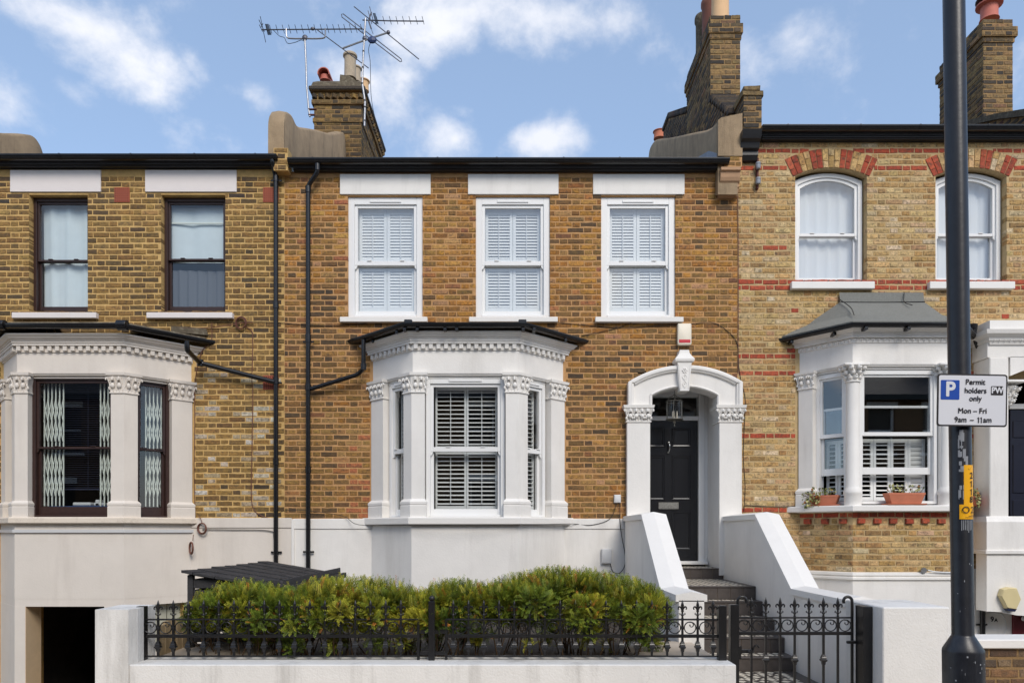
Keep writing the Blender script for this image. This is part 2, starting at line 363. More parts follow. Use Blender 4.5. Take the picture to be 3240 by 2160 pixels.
# ------------------------------------------------------------------ bricks
def brick_unit(seed):
    r = random.Random(seed)
    base = [(-.5, -.5), (-.17, -.5), (.17, -.5), (.5, -.5), (.5, 0), (.5, .5), (.17, .5), (-.17, .5), (-.5, .5), (-.5, 0)]
    outer = [(u + r.uniform(-.010, .010), z + r.uniform(-.05, .05)) for u, z in base]
    inner = [(u * .95 + r.uniform(-.01, .01), z * .80 + r.uniform(-.05, .05)) for u, z in base]
    y1 = [r.uniform(.05, .09) for _ in base]; y0 = [r.uniform(0, .03) for _ in base]
    v = [(u, 1.0, z) for u, z in outer] + [(p[0], y, p[1]) for p, y in zip(outer, y1)] + [(p[0], y, p[1]) for p, y in zip(inner, y0)]
    f = [(i, (i + 1) % 10, 10 + (i + 1) % 10, 10 + i) for i in range(10)] + [(10 + i, 10 + (i + 1) % 10, 20 + (i + 1) % 10, 20 + i) for i in range(10)] + [tuple(range(20, 30))]
    return v, f
UNITS = [brick_unit(i) for i in range(10)]
UNIT_MESH = []
for i, (v, f) in enumerate(UNITS):
    me = bpy.data.meshes.new('brick'); me.from_pydata(v, [], f); me.materials.append(M['brick_object']); me.update(); UNIT_MESH.append(me)
ST, HD, JT, JV = .2255, .1125, .0185, .0115
def lay(u0, u1, z0, z1, course, holes=(), phase=0, band=None, cover=None):
    """Flemish bond inside [u0,u1] x [z0,z1]; holes are (u0,u1,z0,z1) or f(z)->(u0,u1)/None. Gives (u, z, w, h, course number)."""
    out = []; nC = int(round((z1 - z0) / course))
    for i in range(nC):
        zc = z0 + (i + .5) * course
        iv = [(u0, u1)]
        for h in holes:
            if callable(h): ab = h(zc)
            else: ab = (h[0], h[1]) if h[2] < zc < h[3] else None
            if not ab: continue
            nx = []
            for a, b in iv:
                if ab[1] <= a or ab[0] >= b: nx.append((a, b)); continue
                if ab[0] > a: nx.append((a, ab[0]))
                if ab[1] < b: nx.append((ab[1], b))
            iv = nx
        x = u0 - .5 + ((i + phase) % 2) * (ST + HD) / 2 - .02 + random.uniform(-.006, .006); k = 0
        while x < u1:
            wd = ST if k % 2 == 0 else HD; a, b = x + JV / 2, x + wd - JV / 2
            for p, q in iv:
                A, B = max(a, p), min(b, q)
                if B - A > .03: out.append(((A + B) / 2, zc, B - A, course - JT, i))
            x += wd; k += 1
    return out
def brickwork(part, bricks, colour, origin=(0, 0, 0), rz=0, depth=.1, proud=.007, most=300, name='brick'):
    """bricks (u, z, w, h, i) on a face through origin turned by rz: the largest in view as pieces of their own, the rest joined"""
    ca, sa = cos(rz), sin(rz); rows = []
    for u, z, wd, h, i in bricks:
        pr = proud + random.uniform(-.0025, .003)
        x = origin[0] + u * ca + pr * sa; y = origin[1] + u * sa - pr * ca; zz = origin[2] + z
        rows.append((wd * h / ((y + DIST) ** 2 + (x * .6) ** 2 + (zz - EYE) ** 2), x, y, zz + random.uniform(-.003, .003), wd * random.uniform(.97, 1.02), h * random.uniform(.94, 1.06), colour(u, z, wd, i)))
    rows.sort(key=lambda r: -r[0])
    for r in rows[:most]:
        o = put(bpy.data.objects.new(name, random.choice(UNIT_MESH)), part, (r[1], r[2], r[3]))
        o.scale = (r[4], depth, r[5]); o.rotation_euler = (0, random.uniform(-.009, .009), rz); o.color = (*r[6], 1)
    rest = rows[most:]
    if rest:
        V = []; Fc = []; C = []; b = 0
        for r in rest:
            v, f = random.choice(UNITS); a = np.array(v) * (r[4], depth, r[5])
            a = np.stack([a[:, 0] * ca - a[:, 1] * sa + r[1], a[:, 0] * sa + a[:, 1] * ca + r[2], a[:, 2] + r[3]], 1)
            V.append(a); Fc += [tuple(i + b for i in q) for q in f]; b += len(v); C.append(np.tile((*r[6], 1), (len(v), 1)))
        me = bpy.data.meshes.new('brick_field'); me.from_pydata(np.concatenate(V).tolist(), [], Fc); me.materials.append(M['brick_tint'])
        at = me.color_attributes.new('tint', 'FLOAT_COLOR', 'POINT'); at.data.foreach_set('color', np.concatenate(C).astype(np.float32).ravel())
        stuff(put(bpy.data.objects.new('brick_field', me), part))
def field(x, z, s=0):
    """slow patchiness over a wall, about -1..1"""
    return (sin(x * 1.7 + 2.1 * s + 1.3 * sin(z * 1.1)) + sin(z * 2.3 + s + 1.1 * sin(x * .9)) + sin(x * 4.1 + z * 3.3 + 3 * s) * .7 + sin(x * 7.3 - z * 5.9) * .5) / 3
def palette(items, jit=.14, gain=1.0):
    """a blend of two colours of the list, so that no two bricks match; bias leans to the first (light) or last (dark) entries"""
    cs = [np.array(lin(*c)) for c, _ in items]; ws = [w_ for _, w_ in items]; n = len(items)
    def pick(bias=0):
        w2 = [w_ * math.exp(-bias * (i / (n - 1) - .5) * 2.2) for i, w_ in enumerate(ws)]
        a, b = random.choices(cs, w2, k=2); t = random.random() * .6; k = gain * (1 + random.uniform(-jit, jit))
        return tuple(float(max(0, x * k * (1 + random.uniform(-.04, .04)))) for x in a * (1 - t) + b * t)
    return pick
def slab(x0, x1, z0, z1, holes, y0=0, y1=.25):
    """wall slab with rectangular openings"""
    xs = sorted({x0, x1, *[h[0] for h in holes], *[h[1] for h in holes]}); zs = sorted({z0, z1, *[h[2] for h in holes], *[h[3] for h in holes]})
    xs = [x for x in xs if x0 <= x <= x1]; zs = [z for z in zs if z0 <= z <= z1]
    solid = lambda i, k: 0 <= i < len(xs) - 1 and 0 <= k < len(zs) - 1 and not any(h[0] < (xs[i] + xs[i + 1]) / 2 < h[1] and h[2] < (zs[k] + zs[k + 1]) / 2 < h[3] for h in holes)
    m = MB()
    for i in range(len(xs) - 1):
        for k in range(len(zs) - 1):
            if not solid(i, k): continue
            a, b, c, e = xs[i], xs[i + 1], zs[k], zs[k + 1]
            for y in (y0, y1): m.add([(a, y, c), (b, y, c), (b, y, e), (a, y, e)], [(0, 1, 2, 3)])
            if not solid(i - 1, k): m.add([(a, y0, c), (a, y1, c), (a, y1, e), (a, y0, e)], [(0, 1, 2, 3)])
            if not solid(i + 1, k): m.add([(b, y0, c), (b, y1, c), (b, y1, e), (b, y0, e)], [(0, 1, 2, 3)])
            if not solid(i, k - 1): m.add([(a, y0, c), (b, y0, c), (b, y1, c), (a, y1, c)], [(0, 1, 2, 3)])
            if not solid(i, k + 1): m.add([(a, y0, e), (b, y0, e), (b, y1, e), (a, y1, e)], [(0, 1, 2, 3)])
    return m
def room(house, x0, x1, y0, y1, z0, z1, mat='room'):
    m = MB(); v = [(x0, y0, z0), (x1, y0, z0), (x1, y1, z0), (x0, y1, z0), (x0, y0, z1), (x1, y0, z1), (x1, y1, z1), (x0, y1, z1)]
    m.add(v, [(0, 1, 2, 3), (4, 5, 6, 7), (1, 2, 6, 5), (2, 3, 7, 6), (3, 0, 4, 7)])
    return m.build('room', mat, house)
# ------------------------------------------------------------------ windows
LOUVRE = {}
def louvre_mesh(dep, tilt, mat='shutter'):
    k = (dep, tilt, mat)
    if k not in LOUVRE:
        a = radians(tilt); sec = []
        for t in range(8):
            q = 2 * pi * t / 8; y, z = dep / 2 * cos(q), .0055 * sin(q)
            sec.append((y * cos(a) - z * sin(a), y * sin(a) + z * cos(a)))
        LOUVRE[k] = MB().prism(sec, 0, 1, 'x').mesh('louvre', M[mat], 50)
    return LOUVRE[k]
def shutters(win, u0, u1, tiers, panels, y, pitch, tilt, dep=.055, stile=.042, rail=.06, rod=True, mat='shutter'):
    pw = (u1 - u0) / panels
    for z0, z1 in tiers:
        for p in range(panels):
            a, b = u0 + p * pw + .002, u0 + (p + 1) * pw - .002
            m = MB().cbox(a, a + stile, y - .013, y + .013, z0, z1, .003).cbox(b - stile, b, y - .013, y + .013, z0, z1, .003)
            m.cbox(a + stile, b - stile, y - .0125, y + .0125, z0, z0 + rail, .003).cbox(a + stile, b - stile, y - .0125, y + .0125, z1 - rail, z1, .003)
            if rod: m.box((a + b) / 2 - .005, (a + b) / 2 + .005, y - dep * .5 - .012, y - dep * .5 - .003, z0 + rail + .02, z1 - rail - .02)
            m.build('shutter_panel', mat, win)
            n = max(1, int(round((z1 - z0 - 2 * rail) / pitch))); s_ = (z1 - z0 - 2 * rail) / n
            tl = tilt(p) if callable(tilt) else tilt
            for i in range(n):
                inst('louvre', louvre_mesh(dep, tl, mat), win, (a + stile, y, z0 + rail + (i + .5) * s_), scale=(b - a - 2 * stile, 1, 1))
def sash_window(house, pos, rz, w, h, mat, pane='glass', meet=.5, fw=.06, st=.042, bot=.07, rail=.034, depth=.13, vent=False, horns=True, top=.055, arch=0, step=.04):
    m = MB()
    m.cbox(0, fw, 0, depth, 0, h, .004).cbox(w - fw, w, 0, depth, 0, h, .004)
    if not arch: m.cbox(fw, w - fw, 0, depth, h - top, h, .004)
    m.cbox(fw, w - fw, -.02, depth, 0, .03, .004)
    if arch:
        o = seg_arch(0, w, h, h + arch); i_ = seg_arch(fw, w - fw, h - top, h + arch - top)
        m.prism(o + i_[::-1], .001, depth - .001)
    win = m.build('window', mat, house, pos, rz)
    zm = .03 + (h - top - .03) * meet
    for k, (z0, z1, y) in enumerate(((zm - rail / 2, h - top, .022), (.03, zm + rail / 2, .022 + step))):
        q = MB(); s2 = st
        q.cbox(fw, fw + s2, y, y + step, z0, z1, .003).cbox(w - fw - s2, w - fw, y, y + step, z0, z1, .003)
        zb = rail if k == 0 else bot; zt = st if k == 0 else rail
        q.cbox(fw + s2, w - fw - s2, y + .001, y + step - .001, z0, z0 + zb, .003)
        if arch and k == 0:
            o = seg_arch(fw, w - fw, z1, z1 + arch); i_ = seg_arch(fw + s2, w - fw - s2, z1 - zt, z1 + arch - zt)
            q.prism(o + i_[::-1], y + .001, y + step - .001)
        else: q.cbox(fw + s2, w - fw - s2, y + .001, y + step - .001, z1 - zt, z1, .003)
        if k == 0 and horns:
            for xx, sg in ((fw, 1), (w - fw, -1)):
                q.prism([(xx, z0), (xx + sg * s2 * .8, z0), (xx + sg * s2 * .75, z0 - .02), (xx + sg * s2 * .35, z0 - .045), (xx, z0 - .05)], y + .004, y + step - .004)
        q.build('sash', mat, win)
        g = MB()
        if arch and k == 0: gp_ = [(fw + s2 - .005, z0 + zb - .005)] + seg_arch(fw + s2 - .005, w - fw - s2 + .005, z1 - zt, z1 + arch - zt + .005) + [(w - fw - s2 + .005, z0 + zb - .005)]; g.add([(a_, y + step * .5, b_) for a_, b_ in gp_], [tuple(range(len(gp_)))])
        else: g.add([(fw + s2 - .005, y + step * .5, z0 + zb - .005), (w - fw - s2 + .005, y + step * .5, z0 + zb - .005), (w - fw - s2 + .005, y + step * .5, z1 - zt + .005), (fw + s2 - .005, y + step * .5, z1 - zt + .005)], [(0, 1, 2, 3)])
        g.build('pane', pane, win)
    if vent: MB().cbox(w * .29, w * .71, -.012, .004, h - top * .75, h - top * .42, .004).build('trickle_vent', mat, win)
    for xx in (.28, .72):   # sash lifts and catches
        MB().cbox(w * xx - .03, w * xx + .03, .01, .022 + step, zm + rail / 2 - .004, zm + rail / 2 + .008, .003).build('sash_catch', mat, win)
    return win, zm
def curtain(win, u0, u1, z0, z1, y, mat, folds=7, amp=.012, name='curtain', seed=0):
    r = random.Random(seed); n = folds * 8; ph = [r.uniform(0, 6) for _ in range(4)]
    xs = [u0 + (u1 - u0) * i / n for i in range(n + 1)]
    def yy(i, t): q = i / n; return y + amp * (sin(q * folds * 6.28 + ph[0]) * .6 + sin(q * folds * 13.1 + ph[1]) * .25 + sin(q * 5 + ph[2] + t * 1.2) * .8)
    rows = [[(x, yy(i, t), z0 + (z1 - z0) * t) for i, x in enumerate(xs)] for t in (0, .25, .5, .75, 1)]
    MB().loft(rows, cap=False, closed=False).build(name, mat, win, smooth=80)

# ------------------------------------------------------------------ bays
def outline(hf, hw, d, o, yend=.015):
    l = math.hypot(hw - hf, d); t = ((hw - hf) / l, -d / l); n = (-d / l, -(hw - hf) / l)
    P = (-hw + o * n[0], o * n[1])
    s0 = (yend - P[1]) / t[1]; s1 = (-(d + o) - P[1]) / t[1]
    a = (P[0] + s0 * t[0], yend); b = (P[0] + s1 * t[0], -(d + o))
    return [a, b, (-b[0], b[1]), (-a[0], a[1])]
def strip(path, oo, oi, ext=0):
    """plan polygon of a band along a 2- or 3-point path; outward is to the right of travel"""
    P = [np.array(p, float) for p in path]; T = [(b - a) / np.linalg.norm(b - a) for a, b in zip(P, P[1:])]
    P[0] = P[0] - T[0] * ext; P[-1] = P[-1] + T[-1] * ext
    nrm = lambda t: np.array((t[1], -t[0]))
    def off(o):
        r = [P[0] + nrm(T[0]) * o]
        for i in range(1, len(P) - 1):
            m = nrm(T[i - 1]) + nrm(T[i]); m /= np.linalg.norm(m); r.append(P[i] + m * o / np.dot(m, nrm(T[i])))
        r.append(P[-1] + nrm(T[-1]) * o); return r
    return [tuple(p) for p in off(oo)] + [tuple(p) for p in off(oi)[::-1]]
def along(path, s):
    P = [np.array(p, float) for p in path]
    for a, b in zip(P, P[1:]):
        l = np.linalg.norm(b - a)
        if s <= l or b is P[-1]: t = (b - a) / l; return a + t * s, t
        s -= l
def plen(path): return sum(math.dist(a, b) for a, b in zip(path, path[1:]))
def foliage_carving(m, path, z0, z1, oo, ext=.0, seed=1):
    """leaf, berry and scroll ornament of a carved capital"""
    r = random.Random(seed); Lh = plen(path); h = z1 - z0
    n = max(2, int(round(Lh / .085)))
    def pt(s, o, z):
        p, t = along(path, min(max(s, .0), Lh)); nn = np.array((t[1], -t[0])); q = p + nn * o
        if s < 0 or s > Lh: q = q + t * (s if s < 0 else s - Lh)
        return (q[0], q[1], z), t, nn
    for i in range(n):                            # lower row of buds on stalks
        s = Lh * (i + .5) / n + r.uniform(-.008, .008); p, t, nn = pt(s, oo + .018, z0 + h * .36)
        m.ball(p, (.027, .025, h * .19), 9, 6)
        m.tube([pt(s, oo + .004, z0)[0], pt(s, oo + .012, z0 + h * .25)[0]], .009, 6)
    for i in range(n + 1):                        # leaf blades curling outwards to both sides
        s = Lh * i / n
        for sg in (-1, 1):
            k = r.uniform(.85, 1.15)
            pp = [pt(s, oo + .004, z0 + h * .05)[0], pt(s + sg * .008, oo + .014, z0 + h * .45)[0], pt(s + sg * .020 * k, oo + .030, z0 + h * .74)[0], pt(s + sg * .036 * k, oo + .044, z0 + h * .84)[0], pt(s + sg * .038 * k, oo + .050, z0 + h * .68)[0]]
            m.tube(dull(pp, 3), [.007] * 4 + [.010] * 5 + [.008] * 4, 6)
    for i in range(n):                            # rosettes under the abacus
        s = Lh * (i + .5) / n; p, t, nn = pt(s, oo + .034, z0 + h * .80)
        m.ball(p, (.013, .016, h * .10), 7, 5)
        for q_ in range(5): a_ = radians(72 * q_ + 18); c_, _, _ = pt(s + .019 * cos(a_), oo + .030, z0 + h * .80 + .019 * sin(a_)); m.ball(c_, (.011, .010, .011), 6, 4)
    for s, sg in ((-.012, -1), (Lh + .012, 1)):   # volutes at the two ends
        p, t, nn = pt(s, oo + .018, z0 + h * .78); c = np.array(p); t3 = np.array((t[0], t[1], 0)) * sg
        pts = []
        for k in range(16):
            a = k / 15 * 4.4 * pi / 1.5; rr = .034 * (1 - k / 18); pts.append(c + t3 * rr * cos(a) + np.array((0, 0, 1)) * rr * sin(a))
        m.tube(pts, [.009 * (1 - k / 40) for k in range(16)], 6)
        for k in range(3):
            q, _, _ = pt(s - sg * .012 * k, oo + .012, z0 + h * (.2 + .16 * k)); m.ball(q, (.014, .014, h * .13), 6, 4)
def pillar(bay, path, z0, zb, zc, zt, mat, oi=-.12, o=.03, seed=1, trim=.0):
    m = MB()
    def ring(oo, ext, z): return [(x, y, z) for x, y in strip(path, oo, oi, ext)]
    H = zb - z0
    m.loft([ring(o + .034, .026, z0), ring(o + .034, .026, z0 + H * .62), ring(o + .030, .022, z0 + H * .66), ring(o + .036, .028, z0 + H * .72), ring(o + .036, .028, z0 + H * .84), ring(o + .018, .012, z0 + H * .93), ring(o, 0, zb), ring(o, 0, zc - .012)])
    m.build('pillar', mat, bay)
    c = MB(); hc = zt - zc
    c.loft([ring(o, 0, zc - .012), ring(o + .014, .012, zc - .008), ring(o + .016, .014, zc + .004), ring(o + .006, .004, zc + .012), ring(o + .006, .004, zc + hc * .4), ring(o + .02, .016, zc + hc * .72), ring(o + .03, .026, zc + hc * .84), ring(o + .046, .040, zc + hc * .86), ring(o + .050, .044, zt), ring(o, 0, zt + .001)])
    foliage_carving(c, path, zc + .016, zc + hc * .86, o, seed=seed)
    c.build('capital', mat, bay, smooth=40)
def gutter_run(pts_fn, o, z, r=.058):
    """half-round gutter swept along an outline: pts_fn(offset) gives plan points"""
    prof = [(o - r, z)] + [(o + r * cos(radians(a)), z + r * sin(radians(a))) for a in range(180, 361, 15)] + [(o + r, z + .006), (o + r - .007, z + .006)] + [(o + (r - .006) * cos(radians(a)), z + (r - .006) * sin(radians(a))) for a in range(360, 179, -20)]
    rings = [[(*p, zz) for p in pts_fn(oo)] for oo, zz in prof + prof[:1]]
    return MB().loft(rings, cap=False, closed=False)
def make_bay(house, cx, hf, hw, d, Z, mat, sill_mat, side=.155, wallp=.27, dent=True, seed=0):
    """Z: dict base, sill0, sill1, base_top, cap0, cap1, frieze1, dent1, corn1"""
    OL = lambda o, yend=.015: [(cx + x, y) for x, y in outline(hf, hw, d, o, yend)]
    def ringpoly(oo, oi): return OL(oo) + OL(oi)[::-1]
    fz = MB().prism(ringpoly(0, -.16), Z['cap1'], Z['corn1'] + .02, 'z')
    bay = fz.build('bay_window', mat, house)
    # head moulding over the openings
    head = MB().loft([[(*p, z) for p in OL(o)] for o, z in ((-.16, Z['cap1'] - .055), (-.045, Z['cap1'] - .055), (-.045, Z['cap1'] - .03), (-.015, Z['cap1'] - .022), (-.006, Z['cap1'] + .0))], cap=False, closed=False)
    head.build('head_moulding', mat, bay)
    zs = Z['dent1'] - .002
    prof = [(0, Z['frieze1'] - .012), (.014, Z['frieze1'] - .008), (.014, Z['dent1'] - .0), (.056, Z['dent1'] + .002), (.056, Z['dent1'] + .03)]
    hc = Z['corn1'] - Z['dent1'] - .03
    prof += [(.066, Z['dent1'] + .034), (.066, Z['dent1'] + .03 + hc * .28), (.080, Z['dent1'] + .03 + hc * .30), (.080, Z['dent1'] + .03 + hc * .44), (.100, Z['dent1'] + .03 + hc * .47), (.112, Z['dent1'] + .03 + hc * .62), (.128, Z['dent1'] + .03 + hc * .78), (.138, Z['dent1'] + .03 + hc * .84), (.138, Z['corn1']), (0, Z['corn1'] + .012)]
    MB().loft([[(*p, z) for p in OL(o)] for o, z in prof], cap=False, closed=False).build('cornice', mat, bay, smooth=18)
    # dentil course
    pts = OL(.014, 0); pitch = .096; zd0, zd1 = Z['frieze1'] + .004, Z['dent1'] - .002
    if dent == 'tooth':
        dm = MB().loft([[(-.034, 0, 0), (.034, 0, 0), (0, 0, -.06)], [(-.004, -.026, -.012), (.004, -.026, -.012), (0, -.026, -.03)]]).mesh('dentil', M[mat]); pitch = .072
    else:
        dm = MB().cbox(-.026, .026, -.036, .01, -(zd1 - zd0), 0, .004).mesh('dentil', M[mat])
    for a, b in zip(pts, pts[1:]):
        l = math.dist(a, b); n = int(l / pitch); t = ((b[0] - a[0]) / l, (b[1] - a[1]) / l)
        for i in range(n):
            s_ = (i + .5) * l / n; inst('dentil', dm, bay, (a[0] + t[0] * s_, a[1] + t[1] * s_, zd1), rz=math.atan2(t[1], t[0]))
    # base and sill
    MB().prism(OL(.03), Z['base'], Z['sill0'] + .004, 'z').build('bay_base', Z.get('base_mat', mat), bay)
    so = Z.get('sill_out', .105)
    MB().loft([[(*p, z) for p in OL(o)] for o, z in ((-.2, Z['sill0']), (so - .008, Z['sill0']), (so, Z['sill0'] + .01), (so, Z['sill1'] - .012), (so - .01, Z['sill1']), (-.2, Z['sill1'] + .012))], cap=False, closed=False).build('sill', sill_mat, bay)
    # inner ceiling so that the bay is closed on top
    MB().prism(OL(-.02), Z['corn1'] - .02, Z['corn1'] + .01, 'z').build('bay_top', mat, bay)
    P0 = OL(0, 0); WL, FL, FR, WR = [np.array(p) for p in P0]
    u = lambda a, b: (b - a) / np.linalg.norm(b - a)
    paths = [[WL, WL + u(WL, FL) * wallp], [FL - u(WL, FL) * side, FL, FL + np.array((side, 0))], [FR - np.array((side, 0)), FR, FR + u(FR, WR) * side], [WR - u(FR, WR) * wallp, WR]]
    return bay, OL, [[tuple(q) for q in p] for p in paths], (WL, FL, FR, WR)
def facet_frame(A, B, s0, inset):
    """position and turn of a window whose left edge is s0 along A->B, set back by inset"""
    t = (B - A) / np.linalg.norm(B - A); nin = np.array((-t[1], t[0])); p = A + t * s0 + nin * inset
    return p, math.atan2(t[1], t[0])
def eaves(house, x0, x1, zg, out=.17, fh=.14, brk=1.0):
    """gutter, its joints and the boxed fascia and soffit below"""
    fz0 = zg - fh
    MB().cbox(x0, x1, -out + .065, -out + .085, fz0, zg - .03, .004).box(x0, x1, -out + .085, .01, fz0 - .012, fz0 + .008).box(x0, x1, -out + .085, .3, zg - .06, zg - .03).build('fascia', 'fascia', house)
    g = gutter_run(lambda o: [(x0 - .04, -o), (x1 + .04, -o)], out, zg - .06, .06).build('gutter', 'black', house, smooth=50)
    MB().prism([(-out - .06, zg - .06), (-out + .06, zg - .06), (-out + .05, zg - .1), (-out, zg - .12), (-out - .05, zg - .1)], x0 - .042, x0 - .036, 'x').prism([(-out - .06, zg - .06), (-out + .06, zg - .06), (-out + .05, zg - .1), (-out, zg - .12), (-out - .05, zg - .1)], x1 + .036, x1 + .042, 'x').build('gutter_end', 'black', g)
    x = x0 + .3
    cl = MB().loft([[(xx, -out - .064 * cos(radians(a)), -.06 - .064 * sin(radians(a)) + .001) for xx in (-.011, .011)] for a in range(-8, 189, 14)], cap=False, closed=False).mesh('gutter_clip', M['black'], 60)
    while x < x1:
        inst('gutter_clip', cl, g, (x, 0, zg)); x += brk * random.uniform(.75, 1.1)
    return g
def roof(house, x0, x1, zg, slope=.46, run=5.2):
    MB().prism([(-.12, zg - .06), (run, zg - .06 + slope * (run + .12)), (run, zg - .2 + slope * (run + .12)), (-.12, zg - .12)], x0, x1, 'x').build('roof', 'slate', house)
def downpipe(house, pts, r=.034, joints=(), clips=()):
    p = MB().tube(dull_corners(pts), r, 12).build('downpipe', 'black', house, smooth=50)
    for x, y, z in joints: MB().lathe([(r + .001, -.045), (r + .008, -.043), (r + .008, .043), (r + .001, .045)], (x, y, z), 14).build('pipe_joint', 'black', p, smooth=40)
    for x, y, z in clips: MB().cbox(x - .075, x + .075, y + .012, y + .03, z - .012, z + .012, .003).lathe([(r + .001, -.014), (r + .006, -.013), (r + .006, .013), (r + .001, .014)], (x, y, z), 14).build('pipe_clip', 'black', p, smooth=40)
    return p
def dull_corners(pts, k=.35, cut=.05):
    P = [np.array(p, float) for p in pts]; out = [P[0]]
    for a, b, c in zip(P, P[1:], P[2:]):
        u1 = (a - b) / np.linalg.norm(a - b); u2 = (c - b) / np.linalg.norm(c - b); q = min(cut, np.linalg.norm(a - b) * .45, np.linalg.norm(c - b) * .45)
        for t in np.linspace(0, 1, 5): out.append((1 - t) ** 2 * (b + u1 * q) + 2 * t * (1 - t) * b + t * t * (b + u2 * q))
    out.append(P[-1]); return out
def air_vent(wall, x0, x1, z0, z1):
    v = MB().cbox(x0, x1, -.014, .02, z0, z1, .004).build('air_vent', 'vent_red', wall)
    h = MB(); nx, nz = 7, 6
    for i in range(nx):
        for k in range(nz):
            cx, cz = x0 + (x1 - x0) * (i + .75) / (nx + .5), z0 + (z1 - z0) * (k + .75) / (nz + .5)
            h.box(cx - .006, cx + .006, -.0155, -.01, cz - .006, cz + .006)
    h.build('vent_holes', 'hole', v)
def chimney_stack(house, x0, x1, y0, y1, z0, z1, cols, side, bands=(), course=.0766, teeth=None, name='chimney'):
    """brick stack; side is -1 when its left flank is seen, 1 for the right flank; bands are (z0, z1, projection)"""
    st = MB().box(x0, x1, y0, y1, z0, z1).build(name, 'mortar_dark', house)
    def face(a, b, za, zb, pr, ph=0):
        fr = lay(x0 - pr, x1 + pr, za, zb, course, phase=ph)
        brickwork(st, fr, lambda *q: cols(), (0, y0 - pr, 0), 0, most=300)
        Ln = y1 - y0 + 2 * pr
        if side > 0: brickwork(st, lay(0, Ln, za, zb, course, phase=ph + 1), lambda *q: cols(), (x1 + pr, y0 - pr, 0), pi / 2, most=300)
        else: brickwork(st, lay(0, Ln, za, zb, course, phase=ph + 1), lambda *q: cols(), (x0 - pr, y1 + pr, 0), -pi / 2, most=300)
    zz = z0; k = 0
    for b0, b1, pr in sorted(bands) + [(z1, z1, 0)]:
        if b0 > zz + .02:
            n = max(1, round((b0 - zz) / course)); cc = course; course_ = (b0 - zz) / n
            face(0, 0, zz, zz + n * course_, 0, k); k += n
        if b1 > b0:
            MB().box(x0 - pr, x1 + pr, y0 - pr, y1 + pr, b0, b1).build('corbel_course', 'mortar_dark', st); face(0, 0, b0, b0 + max(1, round((b1 - b0) / course)) * course, pr, k)
        zz = b1
    if teeth:
        tz, pr = teeth; n = int((x1 - x0 + .1) / .115); tm = MB().prism([(-.045, 0), (0, -.055), (.045, 0), (.045, .05), (-.045, .05)], 0, .07, 'z').mesh('tooth_brick', M['brick_object'])
        for i in range(n):
            o = inst('tooth_brick', tm, st, (x0 - .05 + (i + .5) * (x1 - x0 + .1) / n, y0 - pr, tz)); o.color = (*cols(), 1)
        m2 = int((y1 - y0 + .1) / .115)
        for i in range(m2):
            xx = x1 + pr if side > 0 else x0 - pr
            o = inst('tooth_brick', tm, st, (xx, y0 + (i + .5) * (y1 - y0) / m2, tz), rz=pi / 2 if side > 0 else -pi / 2); o.color = (*cols(), 1)
    return st
def pot(stack, x, y, z, r, h, mat, flare=1.15):
    MB().lathe([(r * 1.04, 0), (r, .03), (r * .96, h * .55), (r * .98, h * .86), (r * flare, h * .9), (r * flare, h * .97), (r * flare * .94, h), (r * .8, h), (r * .78, h - .12)], (x, y, z), 20).build('chimney_pot', mat, stack, smooth=40)
# ------------------------------------------------------------------ ground, road and pavement
struct(MB().add([(-400, -400, -1.25), (400, -400, -1.25), (400, 400, -1.25), (-400, 400, -1.25)], [(0, 1, 2, 3)]).build('ground', 'ground'))
struct(MB().box(-60, 60, -7.0, -4.40, -1.2, 0).build('pavement', 'paving'))
struct(MB().box(-60, 60, -7.13, -7.004, -1.2, -.004).build('kerb', 'paving'))
struct(MB().box(-60, 60, -13.0, -7.134, -1.2, -.12).build('road', 'asphalt'))
struct(MB().box(-60, 60, -16.0, -13.004, -1.2, 0).build('far_pavement', 'paving'))

XB1, XB2 = PX(900), PX(2335)                     # party lines
CO = .0766                                       # one brick course
Z0 = 1.686                                       # top of the rendered base
sooty = palette([((64, 56, 50), 4), ((88, 72, 54), 3), ((120, 96, 62), 2), ((48, 44, 42), 2)])
# =================================================================== LEFT HOUSE
left = thing('terraced_house', 'brown brick house with cream bay, dark brown sash windows and security grilles', 'house', (-5.6, 0, -1), 'terraced houses in a row')
wl = [(PX(92), PX(278), PZ(987), PZ(616)), (PX(510), PX(713), PZ(987), PZ(616))]
LB = dict(cx=PX(223.5, -.61), hf=.688, hw=1.285, d=.61)
bay_hole = (LB['cx'] - 1.12, LB['cx'] + 1.12, 1.68, 3.6)
base_hole = (LB['cx'] - .9, LB['cx'] + .9, -.8, .55)
wall = slab(-8.2, XB1, -1.2, 6.45, wl + [bay_hole, base_hole]).build('wall', 'mortar_left', left)
pL = palette([((176, 140, 84), 2), ((166, 130, 72), 5), ((154, 118, 64), 5), ((140, 106, 60), 4), ((120, 94, 58), 3), ((98, 80, 56), 2), ((76, 64, 50), .8)], gain=.80)
white_bits = palette([((188, 174, 152), 2), ((168, 148, 118), 3), ((206, 198, 184), 1)])
def col_left(u, z, wd, i):
    px, py = 1620 + u * S(0), 1680 - (z - EYE) * S(0)
    if 600 < px < 880 and 1150 < py < 1630:
        e = .42 if (px > 780 and 1280 < py) or px < 690 else .12
        if random.random() < e: return white_bits()
    if py < 640 and random.random() < .3: return sooty()
    return pL(field(u, z, 1) * 1.3)
bx = (LB['cx'] - LB['hw'] - .04, LB['cx'] + LB['hw'] + .04, 1.6, 4.12)
brickwork(wall, lay(-7.25, XB1 - .004, Z0, Z0 + 61 * CO, CO, wl + [bx]), col_left)
for a, b in ((34.7, 321), (461, 750)):
    MB().cbox(PX(a), PX(b), -.022, .1, PZ(609), PZ(540), .004).build('lintel', 'lintel_cream', left)
